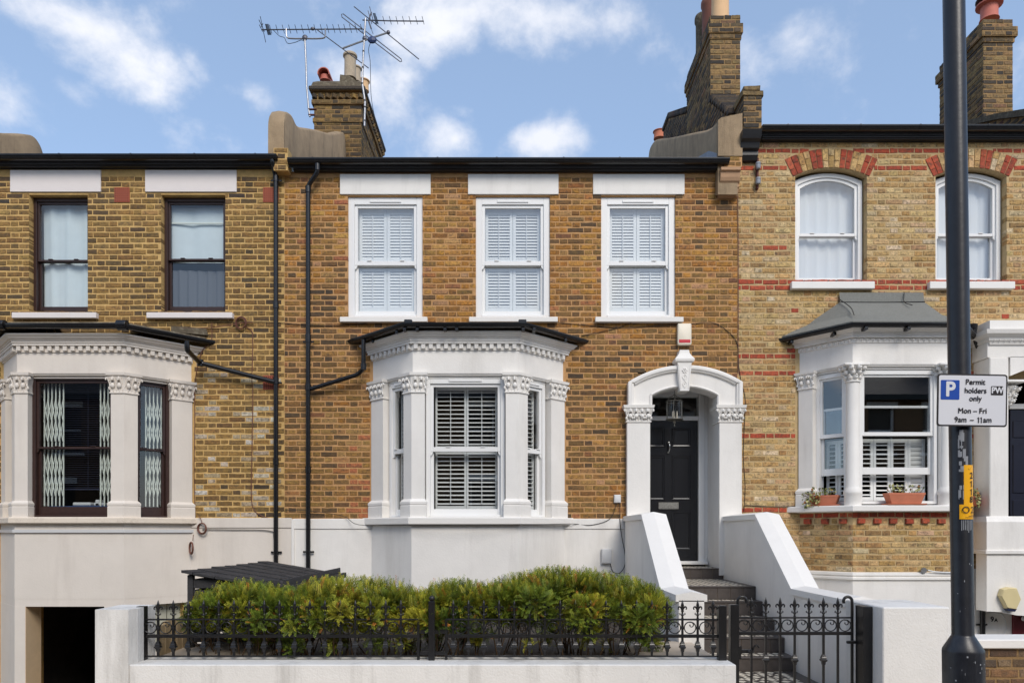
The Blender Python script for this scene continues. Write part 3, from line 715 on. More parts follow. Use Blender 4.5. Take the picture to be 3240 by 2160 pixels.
for a, b in ((37, 304), (463, 735)):
    MB().cbox(PX(a, -.07), PX(b, -.07), -.075, .12, PZ(1006, -.07), PZ(988, -.07), .006).build('window_sill', 'lintel_cream', left)
for (a, b, c, e) in ((363, 411, 594, 641), (833, 882, 594, 641), (833, 882, 1188, 1232)): air_vent(wall, PX(a), PX(b), PZ(e), PZ(c))
for k, h in enumerate(wl):
    win, zm = sash_window(left, (h[0], .09, h[2]), 0, h[1] - h[0], h[3] - h[2], 'brown', 'glass_old', meet=.47 if k == 0 else .48, fw=.045, st=.028, bot=.09, rail=.026, horns=False)
    wd, hh = h[1] - h[0], h[3] - h[2]
    if k == 0:
        curtain(win, .05, wd - .04, .04, hh - .05, .135, 'sheet', 3, .018, seed=3)
    else:
        curtain(win, .04, wd - .04, hh * .47, hh - .08, .135, 'sheet', 2, .01, seed=5)
        MB().cbox(.045, wd - .045, .10, .115, hh * .80, hh * .815, .002).build('glazing_bar', 'grille', win)
        curtain(win, .04, wd - .04, .04, hh * .40, .135, 'curtain_grey', 6, .02, seed=6)
    room(left, h[0] - .3, h[1] + .3, .251, 2.6, h[2] - .5, h[3] + .3, 'room_light')
# bay
ZL = dict(base=-1.2, sill0=PZ(1655, -.72), sill1=PZ(1635, -.72), cap1=PZ(1181, -.61), frieze1=PZ(1112, -.63), dent1=PZ(1094, -.65), corn1=PZ(1054, -.74))
bay, OL, paths, (WL, FL, FR, WR) = make_bay(left, LB['cx'], LB['hf'], LB['hw'], LB['d'], dict(ZL, base=PZ(1905, -.61) + .05), 'cream', 'sill_cream')
zc0, zc1, zb1 = PZ(1242, -.64), PZ(1181, -.61), PZ(1583, -.64)
for k, p in enumerate(paths): pillar(bay, p, ZL['sill1'], zb1, zc0, zc1, 'cream', seed=k + 1)
MB().loft([[(*p, z) for p in OL(o)] for o, z in ((.02, PZ(1684, -.64)), (.055, PZ(1684, -.64)), (.055, PZ(1674, -.64)), (.02, PZ(1674, -.64)))], cap=False, closed=False).build('cable_trunking', 'box_grey', bay)
def concertina(win, u0, u1, z0, z1, y, n):
    m = MB(); pw = (u1 - u0) / n
    for i in range(n + 1): m.box(u0 + i * pw - .006, u0 + i * pw + .006, y - .008, y + .008, z0, z1)
    hh = (z1 - z0); rows = [(z0 + hh * .08, z0 + hh * .42), (z0 + hh * .52, z0 + hh * .86)]
    for i in range(n):
        a, b = u0 + i * pw, u0 + (i + 1) * pw
        for r0, r1 in rows:
            dz = (r1 - r0) / 2
            for q in range(2):
                m.tube([(a, y - .012, r0 + q * dz), (b, y - .012, r0 + (q + 1) * dz)], .0052, 4); m.tube([(b, y - .018, r0 + q * dz), (a, y - .018, r0 + (q + 1) * dz)], .0052, 4)
    return m.build('security_grille', 'grille', win)
zb, zt = ZL['sill1'] + .0, PZ(1190, -.5)
for A, B, s0, s1, kind in ((FL, FR, .145, .145, 'front'), (FR, WR, .145, .26, 'right'), (WL, FL, .26, .145, 'left')):
    ln = np.linalg.norm(B - A); p, rz = facet_frame(A, B, s0, .06); wd = ln - s0 - s1; hh = zt - zb
    win, zm = sash_window(left, (p[0], p[1], zb), rz, wd, hh, 'brown', 'glass_old', meet=.5, fw=.05, st=.035, bot=.11, rail=.028, top=.06, horns=True)
    if kind == 'front':
        concertina(win, .09, .34, .15, hh - .06, .125, 5); concertina(win, wd - .26, wd - .06, .15, hh - .06, .125, 4)
        bl = MB()
        for i in range(46): bl.box(.06, wd - .06, .225, .243, .40 + i * .0295, .404 + i * .0295)
        bl.cbox(.06, wd - .06, .22, .245, .365, .385, .003).box(wd * .56, wd * .56 + .004, .21, .214, .38, hh - .1)
        bl.build('blind_slats', 'blind', win)
        for a, b, c in ((.36, .60, .045), (.64, .78, .04), (.66, .72, .08), (.86, .95, .05)): MB().cbox(a, b, .28, .4, .16, .16 + c, .01).build('desk_item', 'box_grey', win)
        MB().box(.05, wd - .05, .26, .6, .12, .155).build('desk', 'desk', win)
    else:
        concertina(win, .18 if kind == 'right' else .06, wd - .07, .15, hh - .06, .125, 4)
        bl = MB()
        for i in range(46): bl.box(.04, wd - .04, .225, .243, .40 + i * .0295, .404 + i * .0295)
        bl.build('blind_slats', 'blind', win)
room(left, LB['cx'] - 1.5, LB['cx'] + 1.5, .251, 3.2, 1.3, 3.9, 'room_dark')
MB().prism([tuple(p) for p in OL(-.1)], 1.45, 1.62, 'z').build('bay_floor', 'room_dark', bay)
# bay base below, with the basement opening in its front and a boarded window in the right face
zo = PZ(1917, -.61)
MB().prism(OL(.028), zo, PZ(1905, -.61) + .051, 'z').build('base_head', 'cream', bay)
Lp = OL(.03); x_op0, x_op1 = PX(80, -.64), PX(330, -.64)
fa, fb = np.array(Lp[1]), np.array(Lp[2])
pier = lambda path, z0, z1, mat='cream': MB().prism(strip(path, 0, -.3), z0, z1, 'z').build('base_pier', mat, bay)
pier([tuple(Lp[0]), tuple(fa), (x_op0, fa[1])], -1.2, zo)
pier([(x_op1, fb[1]), tuple(fb), tuple(fb + (np.array(Lp[3]) - fb) * .28)], -1.2, zo)
t_ = np.array(Lp[3]) - fb
pier([tuple(fb + t_ * .28), tuple(fb + t_ * .88)], -1.2, PZ(2070, -.5)); pier([tuple(fb + t_ * .88), tuple(Lp[3])], -1.2, zo)
MB().box(x_op0 - .002, x_op0 + .004, fa[1] + .004, fa[1] + .31, -1.2, zo - .002).build('opening_reveal', 'reveal', bay)
room(left, LB['cx'] - 1.2, LB['cx'] + 1.2, .251, 2.4, -1.2, .56, 'cellar')
q0, q1 = fb + t_ * .30, fb + t_ * .86
ang = math.atan2(t_[1], t_[0])
bw = MB(); nb = 5; ll = np.linalg.norm(q1 - q0)
for i in range(nb): MB().cbox(i * ll / nb + .004, (i + 1) * ll / nb - .004, .14, .16, -.35, .35, .004).build('board', 'boards_grey', bay, (q0[0], q0[1], .2), ang)
# base render beside the bay
MB().cbox(LB['cx'] + 1.2, PX(925), -.032, .0, -1.2, Z0 - .14, .004).cbox(LB['cx'] + 1.2, PX(925), -.045, .0, Z0 - .14, Z0 - .004, .006).build('base_render', 'cream', left)
# bay gutter, roof edge, waste pipe
BL = lambda o: [(x, y) for x, y in OL(o, .02)]
gz = PZ(1022, -.85) - .006
gt = gutter_run(BL, .19, gz, .052).build('bay_gutter', 'black', left, smooth=50)
for pt in OL(.19)[1:3]: MB().lathe([(.064, -.06), (.066, -.055), (.066, .055), (.064, .06)], (pt[0], pt[1], gz - .005), 12, 'x').build('gutter_joint', 'black', gt, smooth=50)
MB().loft([[(*p, z) for p in OL(o)] for o, z in ((.13, gz - .03), (.16, gz + .02), (.14, gz + .05), (-.55, gz + .17))], cap=False, closed=False).build('bay_roof', 'cement_dark', left)
MB().prism([(PX(545), PZ(1052)), (PX(660), PZ(1062)), (PX(655), PZ(1042)), (PX(600), PZ(1036)), (PX(545), PZ(1034))], -.035, .01).build('lead_flashing', 'cement_dark', left)
pz = lambda px, py, Y: (PX(px, Y), Y, PZ(py, Y))
downpipe(left, [pz(592, 1080, -.62), pz(592, 1108, -.62), pz(633, 1148, -.16), pz(868, 1208, -.09)], .033, [pz(634, 1148, -.16)], [])
downpipe(left, [pz(862, 496, -.17), pz(862, 514, -.17), pz(866, 535, -.12), pz(873, 560, -.075), pz(873, 1800, -.075)], .031, [pz(873, y, -.075) for y in (566, 966, 1205, 1460)], [pz(873, y, -.075) for y in (1746, 1210, 570)])
eaves(left, -8.2, PX(869, -.17), PZ(480, -.17))
roof(left, -8.2, PX(875), PZ(480, -.17) - .02)
# party parapet with the scrolled cement coping, between left and middle house
def parapet(house, x0, x1, pts, zlow, mat, name='party_parapet', r=.05):
    rings = []
    for i, (y, z) in enumerate(pts):
        zl = zlow(y)
        rings.append([(x0, y, zl), (x0, y, z - r), (x0 + r * .4, y, z - r * .3), ((x0 + x1) / 2, y, z), (x1 - r * .4, y, z - r * .3), (x1, y, z - r), (x1, y, zl)])
    return MB().loft(rings).build(name, mat, house, smooth=50)
x0p, x1p = PX(873, -.1), PX(900, -.1)
lowl = lambda y: 6.52 + .40 * (y + .1)
pp = parapet(left, x0p - .1, x1p, dull([(-.12, 6.9), (-.11, 7.08), (-.05, 7.21), (.03, 7.27), (.15, 7.32), (.28, 7.36), (.42, 7.35), (.64, 7.40), (1.51, 7.84), (2.55, 8.34), (3.3, 8.78), (3.5, 8.82), (3.57, 8.6)], 4), lowl, 'cement')
MB().prism([(-.1, PZ(487, -.1)), (-.1, 6.50), (.25, 6.72), (1.1, 7.08), (3.0, 7.96), (3.0, 7.7)], x1p + .002, x1p + .012, 'x').build('lead_flashing', 'lead', pp)
# the little brick return under the coping
nb_ = MB().box(PX(878), PX(922), -.16, .02, 6.36, 6.66).build('brick_return', 'mortar_left', left)
brickwork(nb_, lay(PX(880), PX(921), 6.36, 6.36 + 4 * CO, CO), lambda *q: pL(), (0, -.16, 0))
parapet(left, -7.45, -7.2, dull([(-.1, 6.9), (0, 7.0), (.4, 7.17), (.8, 7.38), (1.0, 7.46), (1.15, 7.42), (1.24, 7.25), (1.26, 7.0)], 4), lambda y: 6.2 + .42 * y, 'cement')
# left chimney stack
cy0 = 3.62; cx0, cx1 = PX(994, cy0), PX(1143, cy0)
sootyL = palette([((150, 118, 66), 5), ((120, 96, 58), 4), ((82, 70, 54), 4), ((62, 56, 48), 3)])
zf = lambda py: PZ(py, cy0)
ch = chimney_stack(left, cx0, cx1, cy0, cy0 + 2.1, zf(620), zf(268), sootyL, 1, [(zf(388), zf(388) + CO, .022), (zf(332), zf(332) + CO, .04), (zf(292), zf(278), .065)], course=.082, teeth=(zf(314), .03))
MB().cbox(cx0 - .085, cx1 + .085, cy0 - .085, cy0 + 2.18, zf(291), zf(279), .012).build('corbel_slab', 'brick_object', ch).color = (*lin(70, 62, 54), 1)
MB().loft([[(x, y, z) for x, y in ((cx0 - i, cy0 - i), (cx1 + i, cy0 - i), (cx1 + i, cy0 + 2.1 + i), (cx0 - i, cy0 + 2.1 + i))] for i, z in ((.05, zf(279)), (.02, zf(262)), (-.05, zf(252)), (-.12, zf(246)))]).build('flaunching', 'cement_dark', ch)
MB().loft([[(x, y, z) for x, y in ((PX(1075, cy0), cy0 - .04), (cx1 + .03, cy0 - .04), (cx1 + .03, cy0 + .5), (PX(1075, cy0), cy0 + .5))] for z in (zf(275),)] + [[(PX(1076, cy0), cy0, zf(236)), (PX(1105, cy0), cy0 + .02, zf(238)), (PX(1120, cy0), cy0 + .4, zf(240)), (PX(1076, cy0), cy0 + .4, zf(236))]]).build('cement_mound', 'cement_dark', ch)
yp = cy0 + .3
pot(ch, PX(1108, yp), yp, PZ(250, yp), .112, .46, 'clay_pale', 1.2)
pot(ch, PX(1126, yp + .7), yp + .7, PZ(262, yp + .7), .10, .30, 'clay_pale', 1.18)
pot(ch, PX(1150, yp + 1.1), yp + 1.1, PZ(290, yp + 1.1), .11, .22, 'clay_buff', 1.2)
hood = MB().lathe([(.105, 0), (.10, .09)], (PX(1030, yp), yp, PZ(258, yp)), 18)
hx, hz = PX(1030, yp), PZ(248, yp)
hp = [(hx + .115 * cos(radians(a)), hz + .115 * sin(radians(a)) * 1.0) for a in range(-10, 191, 10)]; hi = [(hx + .098 * cos(radians(a)), hz + .098 * sin(radians(a))) for a in range(190, -11, -10)]
hood.prism(hp + hi, yp - .16, yp + .14).build('chimney_cowl', 'red_clay', ch, smooth=40)
MB().prism(hi, yp + .02, yp + .03).build('cowl_back', 'cowl', ch)

# =================================================================== MIDDLE HOUSE
mid = thing('terraced_house', 'middle brick house with white bay, white shutters and black front door up steps', 'house', (0, 0, -1), 'terraced houses in a row')
wm = [(PX(1100.5), PX(1337), PZ(1002), PZ(621)), (PX(1505), PX(1740), PZ(1002), PZ(621)), (PX(1902), PX(2137), PZ(1002), PZ(621))]
CB = dict(cx=-.602, hf=.675, hw=1.301, d=.61)
bay_hole = (CB['cx'] - 1.14, CB['cx'] + 1.14, 1.68, 3.6)
door_hole = (1.72, 2.824, .0, 3.70)
wall = slab(XB1, XB2, -1.2, 6.42, wm + [bay_hole, door_hole]).build('wall', 'mortar_mid', mid)
pM = palette([((190, 146, 108), 1.4), ((196, 148, 78), 2.5), ((190, 134, 58), 5), ((174, 118, 52), 5), ((172, 108, 76), .9), ((150, 104, 56), 3.4), ((120, 90, 58), 2), ((88, 70, 54), .7)], gain=.88)
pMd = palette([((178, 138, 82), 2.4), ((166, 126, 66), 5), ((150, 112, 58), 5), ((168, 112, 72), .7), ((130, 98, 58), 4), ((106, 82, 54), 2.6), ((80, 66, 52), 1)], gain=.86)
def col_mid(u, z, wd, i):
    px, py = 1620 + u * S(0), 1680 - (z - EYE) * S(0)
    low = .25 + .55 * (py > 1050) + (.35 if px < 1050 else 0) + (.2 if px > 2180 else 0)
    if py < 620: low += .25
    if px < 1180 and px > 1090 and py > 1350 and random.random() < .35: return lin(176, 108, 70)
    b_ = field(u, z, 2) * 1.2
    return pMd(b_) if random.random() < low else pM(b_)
bx = (CB['cx'] - CB['hw'] - .04, CB['cx'] + CB['hw'] + .04, 1.6, 4.12)
dr = (1.6, 3.09, 1.0, 3.5)
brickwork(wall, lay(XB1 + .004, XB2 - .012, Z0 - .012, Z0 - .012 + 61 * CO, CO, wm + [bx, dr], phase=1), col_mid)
for a, b in ((1076.5, 1363), (1481, 1767), (1876, 2165)):
    MB().cbox(PX(a), PX(b), -.022, .1, PZ(617), PZ(553), .004).build('lintel', 'white', mid)
for a, b in ((1075, 1352), (1484, 1765), (1884, 2163)):
    MB().cbox(PX(a, -.07), PX(b, -.07), -.075, .12, PZ(1018, -.07), PZ(1002, -.07), .006).build('window_sill', 'coping', mid)
for k, h in enumerate(wm):
    wd, hh = h[1] - h[0], h[3] - h[2]
    win, zm = sash_window(mid, (h[0], .03, h[2]), 0, wd, hh, 'frame', 'glass', meet=.475, fw=.085, st=.042, bot=.075, rail=.06, top=.10, vent=True)
    shutters(win, .125, wd - .125, [(.10, zm - .01), (zm + .02, hh - .12)], 2, .128, .0415, (62, 50, 56)[k], dep=.046, stile=.042, rail=.07)
    MB().box(.085, wd - .085, .162, .164, .03, hh - .09).build('inner_blind', 'shutter', win)
    room(mid, h[0] - .3, h[1] + .3, .251, 2.6, h[2] - .5, h[3] + .3, 'room_light')
ZM = dict(base=-.6, sill0=PZ(1658.5, -.72), sill1=PZ(1635, -.72), cap1=PZ(1181, -.61), frieze1=PZ(1105, -.63), dent1=PZ(1087, -.65), corn1=PZ(1046, -.74))
bay, OL, paths, (WL, FL, FR, WR) = make_bay(mid, CB['cx'], CB['hf'], CB['hw'], CB['d'], ZM, 'white', 'coping')
zc0, zc1, zb1 = PZ(1240, -.64), PZ(1181, -.61), PZ(1577, -.64)
for k, p in enumerate(paths): pillar(bay, p, ZM['sill1'], zb1, zc0, zc1, 'white', seed=k + 11)
zb, zt = ZM['sill1'] + .005, PZ(1192, -.5)
for A, B, s0, s1, kind in ((FL, FR, .165, .165, 'front'), (FR, WR, .15, .30, 'right'), (WL, FL, .30, .15, 'left')):
    ln = np.linalg.norm(B - A); p, rz = facet_frame(A, B, s0, .05); wd = ln - s0 - s1; hh = zt - zb
    win, zm = sash_window(mid, (p[0], p[1], zb), rz, wd, hh, 'frame', 'glass', meet=.50, fw=.055, st=.04, bot=.075, rail=.06, top=.10, vent=True)
    if kind == 'front': shutters(win, .10, wd - .10, [(.10, zm), (zm + .01, hh - .10)], 2, .20, .057, 20, dep=.060, stile=.026, rail=.05)
    else: shutters(win, .09, wd - .09, [(.10, zm), (zm + .01, hh - .10)], 1, .14, .057, 12, dep=.060, stile=.022, rail=.05, rod=False)
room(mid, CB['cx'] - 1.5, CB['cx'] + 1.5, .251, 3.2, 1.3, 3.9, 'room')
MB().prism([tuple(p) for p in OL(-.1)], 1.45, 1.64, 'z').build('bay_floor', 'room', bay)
BL = lambda o: [(x, y) for x, y in OL(o, .02)]
gz = PZ(1020, -.85) - .006
gt = gutter_run(BL, .20, gz, .05).build('bay_gutter', 'black', mid, smooth=50)
MB().loft([[(*p, z) for p in OL(o)] for o, z in ((.12, gz - .035), (.16, gz - .03), (.17, gz + .01), (-.55, gz + .05))], cap=False, closed=False).build('bay_roof', 'cement_dark', mid)
for px in (1280, 1320, 1408, 1445, 1655, 1690): MB().cbox(-.02, .02, -.02, .10, -.085, -.05, .004).build('gutter_bracket', 'black', gt, (PX(px, -.81), -.81, gz))
for px in (1292, 1653): MB().cbox(-.05, .05, -.03, .03, .0, .05, .008).build('gutter_corner', 'black', gt, (PX(px, -.81), -.81, gz))
for px, Y in ((1255, -.68), (1180, -.24), (1690, -.70), (1790, -.29)): MB().cbox(-.018, .018, -.02, .02, -.09, -.045, .004).build('gutter_bracket', 'black', gt, (PX(px, Y), Y, gz))
# pipes
downpipe(mid, [pz(1150, 1075, -.24), pz(1150, 1165, -.24), pz(1133, 1184, -.16), pz(984, 1230, -.09)], .03, [pz(1150, 1160, -.24)], [])
downpipe(mid, [pz(1005, 510, -.17), pz(1005, 545, -.17), pz(975, 588, -.085), pz(975, 1815, -.085)], .0315, [pz(975, y, -.085) for y in (600, 1068, 1225, 1485)] + [pz(1005, 530, -.17)], [pz(975, y, -.085) for y in (1745, 1080)])
eaves(mid, PX(922, -.17), PX(2296, -.17), PZ(492, -.17), brk=.85)
roof(mid, PX(915), PX(2300), PZ(492, -.17) - .02)
# base render
MB().cbox(PX(930), PX(1985), -.026, .0, -1.2, Z0 - .155, .004).cbox(PX(930), PX(1985), -.04, .0, Z0 - .155, Z0 - .014, .006).build('base_render', 'white', mid)
MB().cbox(PX(925), PX(934), -.05, .0, -1.2, Z0 - .02, .004).build('base_edge', 'white', mid)
# ---- porch surround
Yp = -.10
px0, px1, px2, px3 = PX(1984, Yp), PX(2057.4, Yp), PX(2276, Yp), PX(2347.7, Yp)
zcap0, zcap1 = PZ(1335, Yp), PZ(1282, Yp)
for a, b in ((px0, px1), (px2, px3)):
    pil = MB().cbox(a, b, Yp, .22, .9, zcap0 - .004, .006).build('porch_pilaster', 'white', mid)
    c = MB(); hc = zcap1 - zcap0; pth = [(a, Yp), (b, Yp)]
    rg = lambda o, z: [(a - o, Yp - o, z), (b + o, Yp - o, z), (b + o, .22, z), (a - o, .22, z)]
    c.loft([rg(.0, zcap0 - .004), rg(.014, zcap0), rg(.014, zcap0 + .014), rg(.002, zcap0 + .02), rg(.004, zcap0 + hc * .45), rg(.03, zcap0 + hc * .8), rg(.046, zcap0 + hc * .83), rg(.052, zcap1), rg(0, zcap1 + .002)])
    foliage_carving(c, pth, zcap0 + .02, zcap0 + hc * .84, .006, seed=5)
    for s_ in (.25, .5, .75):
        for k in range(5): an = radians(72 * k + 90); xx = a + (b - a) * s_; c.ball((xx + .022 * cos(an), Yp - .03, zcap0 + hc * (.5 if s_ == .5 else .32) + .022 * sin(an)), (.014, .014, .014), 6, 4)
    c.build('porch_capital', 'white', pil, smooth=40)
zsp_o, zcr_o = PZ(1209, Yp), PZ(1157, Yp); zsp_i, zcr_i = PZ(1247, Yp), PZ(1223, Yp)
xo0, xo1 = PX(1988, Yp), PX(2347, Yp); xi0, xi1 = px1 - .003, px2 + .003
oa = seg_arch(xo0, xo1, zsp_o, zcr_o, 24); ia = seg_arch(xi0, xi1, zsp_i, zcr_i, 24)
MB().prism([(xo0, zcap1)] + oa + [(xo1, zcap1), (xi1, zcap1)] + ia[::-1] + [(xi0, zcap1)], Yp + .012, .22).build('porch_arch', 'white', mid)
def arch_mould(x0, x1, zs, zc, zb_, prof, mat, name):
    pts = [(x0, zb_)] + seg_arch(x0, x1, zs, zc, 24) + [(x1, zb_)]
    cxm = (x0 + x1) / 2; rings = []
    for i, (x, z) in enumerate(pts):
        a = np.array(pts[max(0, i - 1)]); b = np.array(pts[min(len(pts) - 1, i + 1)]); t = (b - a) / np.linalg.norm(b - a); n = np.array((-t[1], t[0]))
        rings.append([(x - n[0] * dd, y, z - n[1] * dd) for dd, y in prof])
    return MB().loft(rings).build(name, mat, mid, smooth=35)
arch_mould(xo0 - .004, xo1 + .004, zsp_o, zcr_o + .004, zcap1 + .001, [(0, .1), (0, -.135), (.025, -.145), (.05, -.14), (.06, -.125), (.075, -.12), (.085, -.10), (.085, .1)], 'white', 'arch_moulding')
arch_mould(xi0 + .03, xi1 - .03, zsp_i - .016, zcr_i - .016 + .012, zcap1 + .001, [(0, .15), (-.03, .15), (-.03, -.105), (-.015, -.112), (0, -.10)], 'white', 'arch_bead')
kx = PX(2166, -.17); kz = lambda py: PZ(py, -.17)
key = MB().prism([(kx - .095, kz(1145)), (kx + .095, kz(1145)), (kx + .062, kz(1236)), (kx - .062, kz(1236))], -.175, .1).build('keystone', 'white', mid)
MB().loft([[(kx + sx * w_, y, z) for sx, y in ((-1, -.175 - q), (1, -.175 - q), (1, .05), (-1, .05))] for w_, q, z in ((.098, .0, kz(1146)), (.125, .02, kz(1143)), (.13, .025, kz(1136)), (.12, .018, kz(1132)), (.095, .005, kz(1126)), (.07, -.01, kz(1116)), (.062, -.015, kz(1106)))]).build('keystone_cap', 'white', key)
o = MB()
for k in range(6): an = radians(60 * k); o.ball((kx + .026 * cos(an), -.178, kz(1171) + .026 * sin(an)), (.016, .010, .016), 7, 4)
o.ball((kx, -.182, kz(1171)), (.012, .012, .012), 7, 4)
for sx in (-1, 1):
    o.tube([(kx + sx * .028 * sin(t * pi) * (1 if t < .6 else .8), -.178, kz(1183 + 20 * t)) for t in np.linspace(0, 1, 8)], .006, 5)
    o.tube(dull([(kx, -.178, kz(1205)), (kx + sx * .028, -.178, kz(1214)), (kx, -.178, kz(1226))], 4), .005, 5)
    o.tube([(kx + sx * .078, -.177, kz(1152)), (kx + sx * .050, -.177, kz(1230))], .005, 5)
o.ball((kx, -.178, kz(1214)), (.008, .008, .008), 6, 4)
o.tube([(kx, -.178, kz(1176)), (kx, -.178, kz(1206))], .005, 5)
o.build('keystone_carving', 'white', key, smooth=50)
# porch recess, door frame and door
Yd = .55; dx0, dx1 = 1.832, 2.682; dz0, dz1 = PZ(1772, Yd), PZ(1331, Yd)
rc = MB(); x0, x1, zt_ = 1.725, 2.822, 3.69
rc.add([(x0, .0, .9), (x0, Yd + .1, .9), (x0, Yd + .1, zt_), (x0, .0, zt_), (x1, .0, .9), (x1, Yd + .1, .9), (x1, Yd + .1, zt_), (x1, .0, zt_)], [(0, 1, 2, 3), (4, 5, 6, 7), (3, 2, 6, 7)]); rc.build('porch_recess', 'white', mid)
zf0, zf1 = PZ(1317, Yd), PZ(1256, Yd)
fr = MB().cbox(x0, dx0 - .004, Yd - .05, Yd + .09, dz0 - .05, zt_, .006).cbox(dx1 + .004, dx1 + .09, Yd - .05, Yd + .09, dz0 - .05, zt_, .006).cbox(dx1 + .09, x1, Yd - .03, Yd + .09, dz0 - .05, zt_, .004)
fr.cbox(dx0 - .004, dx1 + .004, Yd - .04, Yd + .08, dz1 + .004, zf0, .006).cbox(dx0 - .004, dx1 + .004, Yd - .04, Yd + .08, zf1, zt_, .006).cbox(x0 + .02, x1 - .02, Yd - .12, Yd + .09, dz0 - .055, dz0 - .006, .006)
fr = fr.build('door_frame', 'frame', mid)
MB().add([(dx0, Yd + .02, zf0 - .01), (dx1, Yd + .02, zf0 - .01), (dx1, Yd + .02, zf1 + .01), (dx0, Yd + .02, zf1 + .01)], [(0, 1, 2, 3)]).build('fanlight_pane', 'glass_old', fr)
room(mid, dx0 - .3, dx1 + .3, Yd + .12, 4, .9, 3.8, 'room')
dw = dx1 - dx0
door = MB().cbox(dx0, dx1, Yd, Yd + .045, dz0, dz1, .003).build('door', 'door_black', mid)
dc = PX(2114, Yd)
for a, b in ((dx0 + .09, dc - .05), (dc + .05, dx1 - .10)):
    for zz0, zz1 in ((PZ(1738, Yd), PZ(1616, Yd)), (PZ(1581, Yd), PZ(1440, Yd)), (PZ(1414, Yd), PZ(1354, Yd))):
        p = MB()
        for i0, y0, i1, y1 in ((0, 0, .012, -.012), (.012, -.012, .03, -.008), (.03, -.008, .04, .004)):
            p.add([(a + i0, Yd + y0, zz0 + i0), (b - i0, Yd + y0, zz0 + i0), (b - i0, Yd + y0, zz1 - i0), (a + i0, Yd + y0, zz1 - i0), (a + i1, Yd + y1, zz0 + i1), (b - i1, Yd + y1, zz0 + i1), (b - i1, Yd + y1, zz1 - i1), (a + i1, Yd + y1, zz1 - i1)], [(0, 1, 5, 4), (1, 2, 6, 5), (2, 3, 7, 6), (3, 0, 4, 7)])
        p.add([(a + .04, Yd - .0015, zz0 + .04), (b - .04, Yd - .0015, zz0 + .04), (b - .04, Yd - .0015, zz1 - .04), (a + .04, Yd - .0015, zz1 - .04)], [(0, 1, 2, 3)])
        p.build('door_panel', 'door_black', door)
lz0, lz1 = PZ(1610, Yd), PZ(1588, Yd); lx0, lx1 = PX(2083, Yd), PX(2147, Yd)
MB().cbox(lx0, lx1, Yd - .016, Yd - .002, lz0, lz1, .005).cbox(lx0 + .02, lx1 - .02, Yd - .022, Yd - .014, lz0 + .018, lz1 - .018, .004).build('letterbox', 'worn_steel', door)
kx_, kz0, kz1 = PX(2115, Yd), PZ(1433, Yd), PZ(1396, Yd)
MB().ball((kx_, Yd - .02, kz1 - .02), (.022, .022, .026)).ball((kx_ - .005, Yd - .01, kz0 + .01), .018).tube(dull([(kx_, Yd - .03, kz1 - .02), (kx_ + .006, Yd - .045, kz1 - .055), (kx_ + .006, Yd - .045, kz0 + .05), (kx_ - .004, Yd - .035, kz0 + .01)], 4), [.006, .008, .010, .012, .013, .013, .013, .013, .012, .010, .009, .008, .008], 8).build('knocker', 'chrome', door, smooth=50)
# ---- party wall, kneeler and chimney between middle and right house
Yk = -.12
xk0, xk1 = PX(2271, Yk), PX(2347, Yk)
low = lambda y: 6.05 + .44 * max(0, y + .1)
parapet(mid, xk0, xk1 - .06, dull([(-.13, 7.04), (-.1, 7.07), (.0, 7.11), (.23, 7.17), (.6, 7.33), (1.1, 7.58), (2.2, 8.12), (3.43, 8.73), (4.17, 9.11), (4.7, 9.27), (4.9, 9.15), (4.98, 8.8)], 4), low, 'cement', r=.06)
MB().prism([(xk0 - .004, PZ(497, Yk)), (xk1, PZ(497, Yk)), (xk1, PZ(362, Yk)), (xk1 - .08, PZ(366, Yk)), (xk0 + .04, PZ(376, Yk)), (xk0 - .004, PZ(384, Yk))], Yk - .03, Yk + .05).build('parapet_end', 'cement', mid, smooth=30)
MB().prism([(-.1, 6.45), (-.1, 6.62), (.3, 6.86), (1.4, 7.26), (3.4, 8.12), (3.4, 7.9)], xk0 - .012, xk0 - .002, 'x').build('lead_flashing', 'lead', mid)
cor = [(-.20, PZ(528, -.2)), (-.20, PZ(537, -.2)), (-.17, PZ(540, -.2)), (-.165, PZ(556, -.2)), (-.15, PZ(566, -.2)), (-.12, PZ(573, -.2)), (-.12, PZ(582, -.2)), (-.10, PZ(586, -.2)), (-.09, PZ(596, -.2)), (-.06, PZ(606, -.2)), (.02, PZ(608, -.2)), (.02, PZ(528, -.2))]
MB().prism(cor, PX(2279, -.15), PX(2341, -.15), 'x').build('eaves_corbel', 'stucco', mid)
kn = MB().box(PX(2290, -.1), PX(2345, -.1), -.14, .1, PZ(528, -.14), PZ(497, -.14)).build('brick_kneeler', 'mortar_mid', mid)
brickwork(kn, lay(PX(2291, -.14), PX(2344, -.14), PZ(527, -.14), PZ(527, -.14) + .14, .07), lambda *q: pMd(), (0, -.14, 0))

# =================================================================== RIGHT HOUSE
right = thing('terraced_house', 'pale yellow brick house with red brick bands, arched upper windows and felt-roofed white bay', 'house', (5.2, 0, -1), 'terraced houses in a row')
zA, zAc = PZ(556), PZ(531)                       # springing and crown of the window arches
wr = [(PX(2516), PX(2743), PZ(890), zAc), (PX(2960), PX(3185), PZ(890), zAc)]
RB = dict(cx=5.03, hf=.62, hw=1.09, d=.55)
bay_hole = (RB['cx'] - .98, RB['cx'] + .98, 1.85, 3.75)
pdoor = (6.74, 7.9, .6, 3.6)
wall = slab(XB2, 8.4, -1.2, 6.85, wr + [bay_hole, pdoor]).build('wall', 'mortar_right', right)
for h in wr:                                     # mortar backing of the arch spandrels
    a = seg_arch(h[0], h[1], zA, zAc, 16)
    for half in (a[:9], a[8:]):
        cxn = h[0] if half is not a[8:] and half[0][0] < (h[0] + h[1]) / 2 - .01 else h[1]
        MB().prism(half + [(cxn, zAc)], 0, .12).build('arch_backing', 'mortar_right', wall)
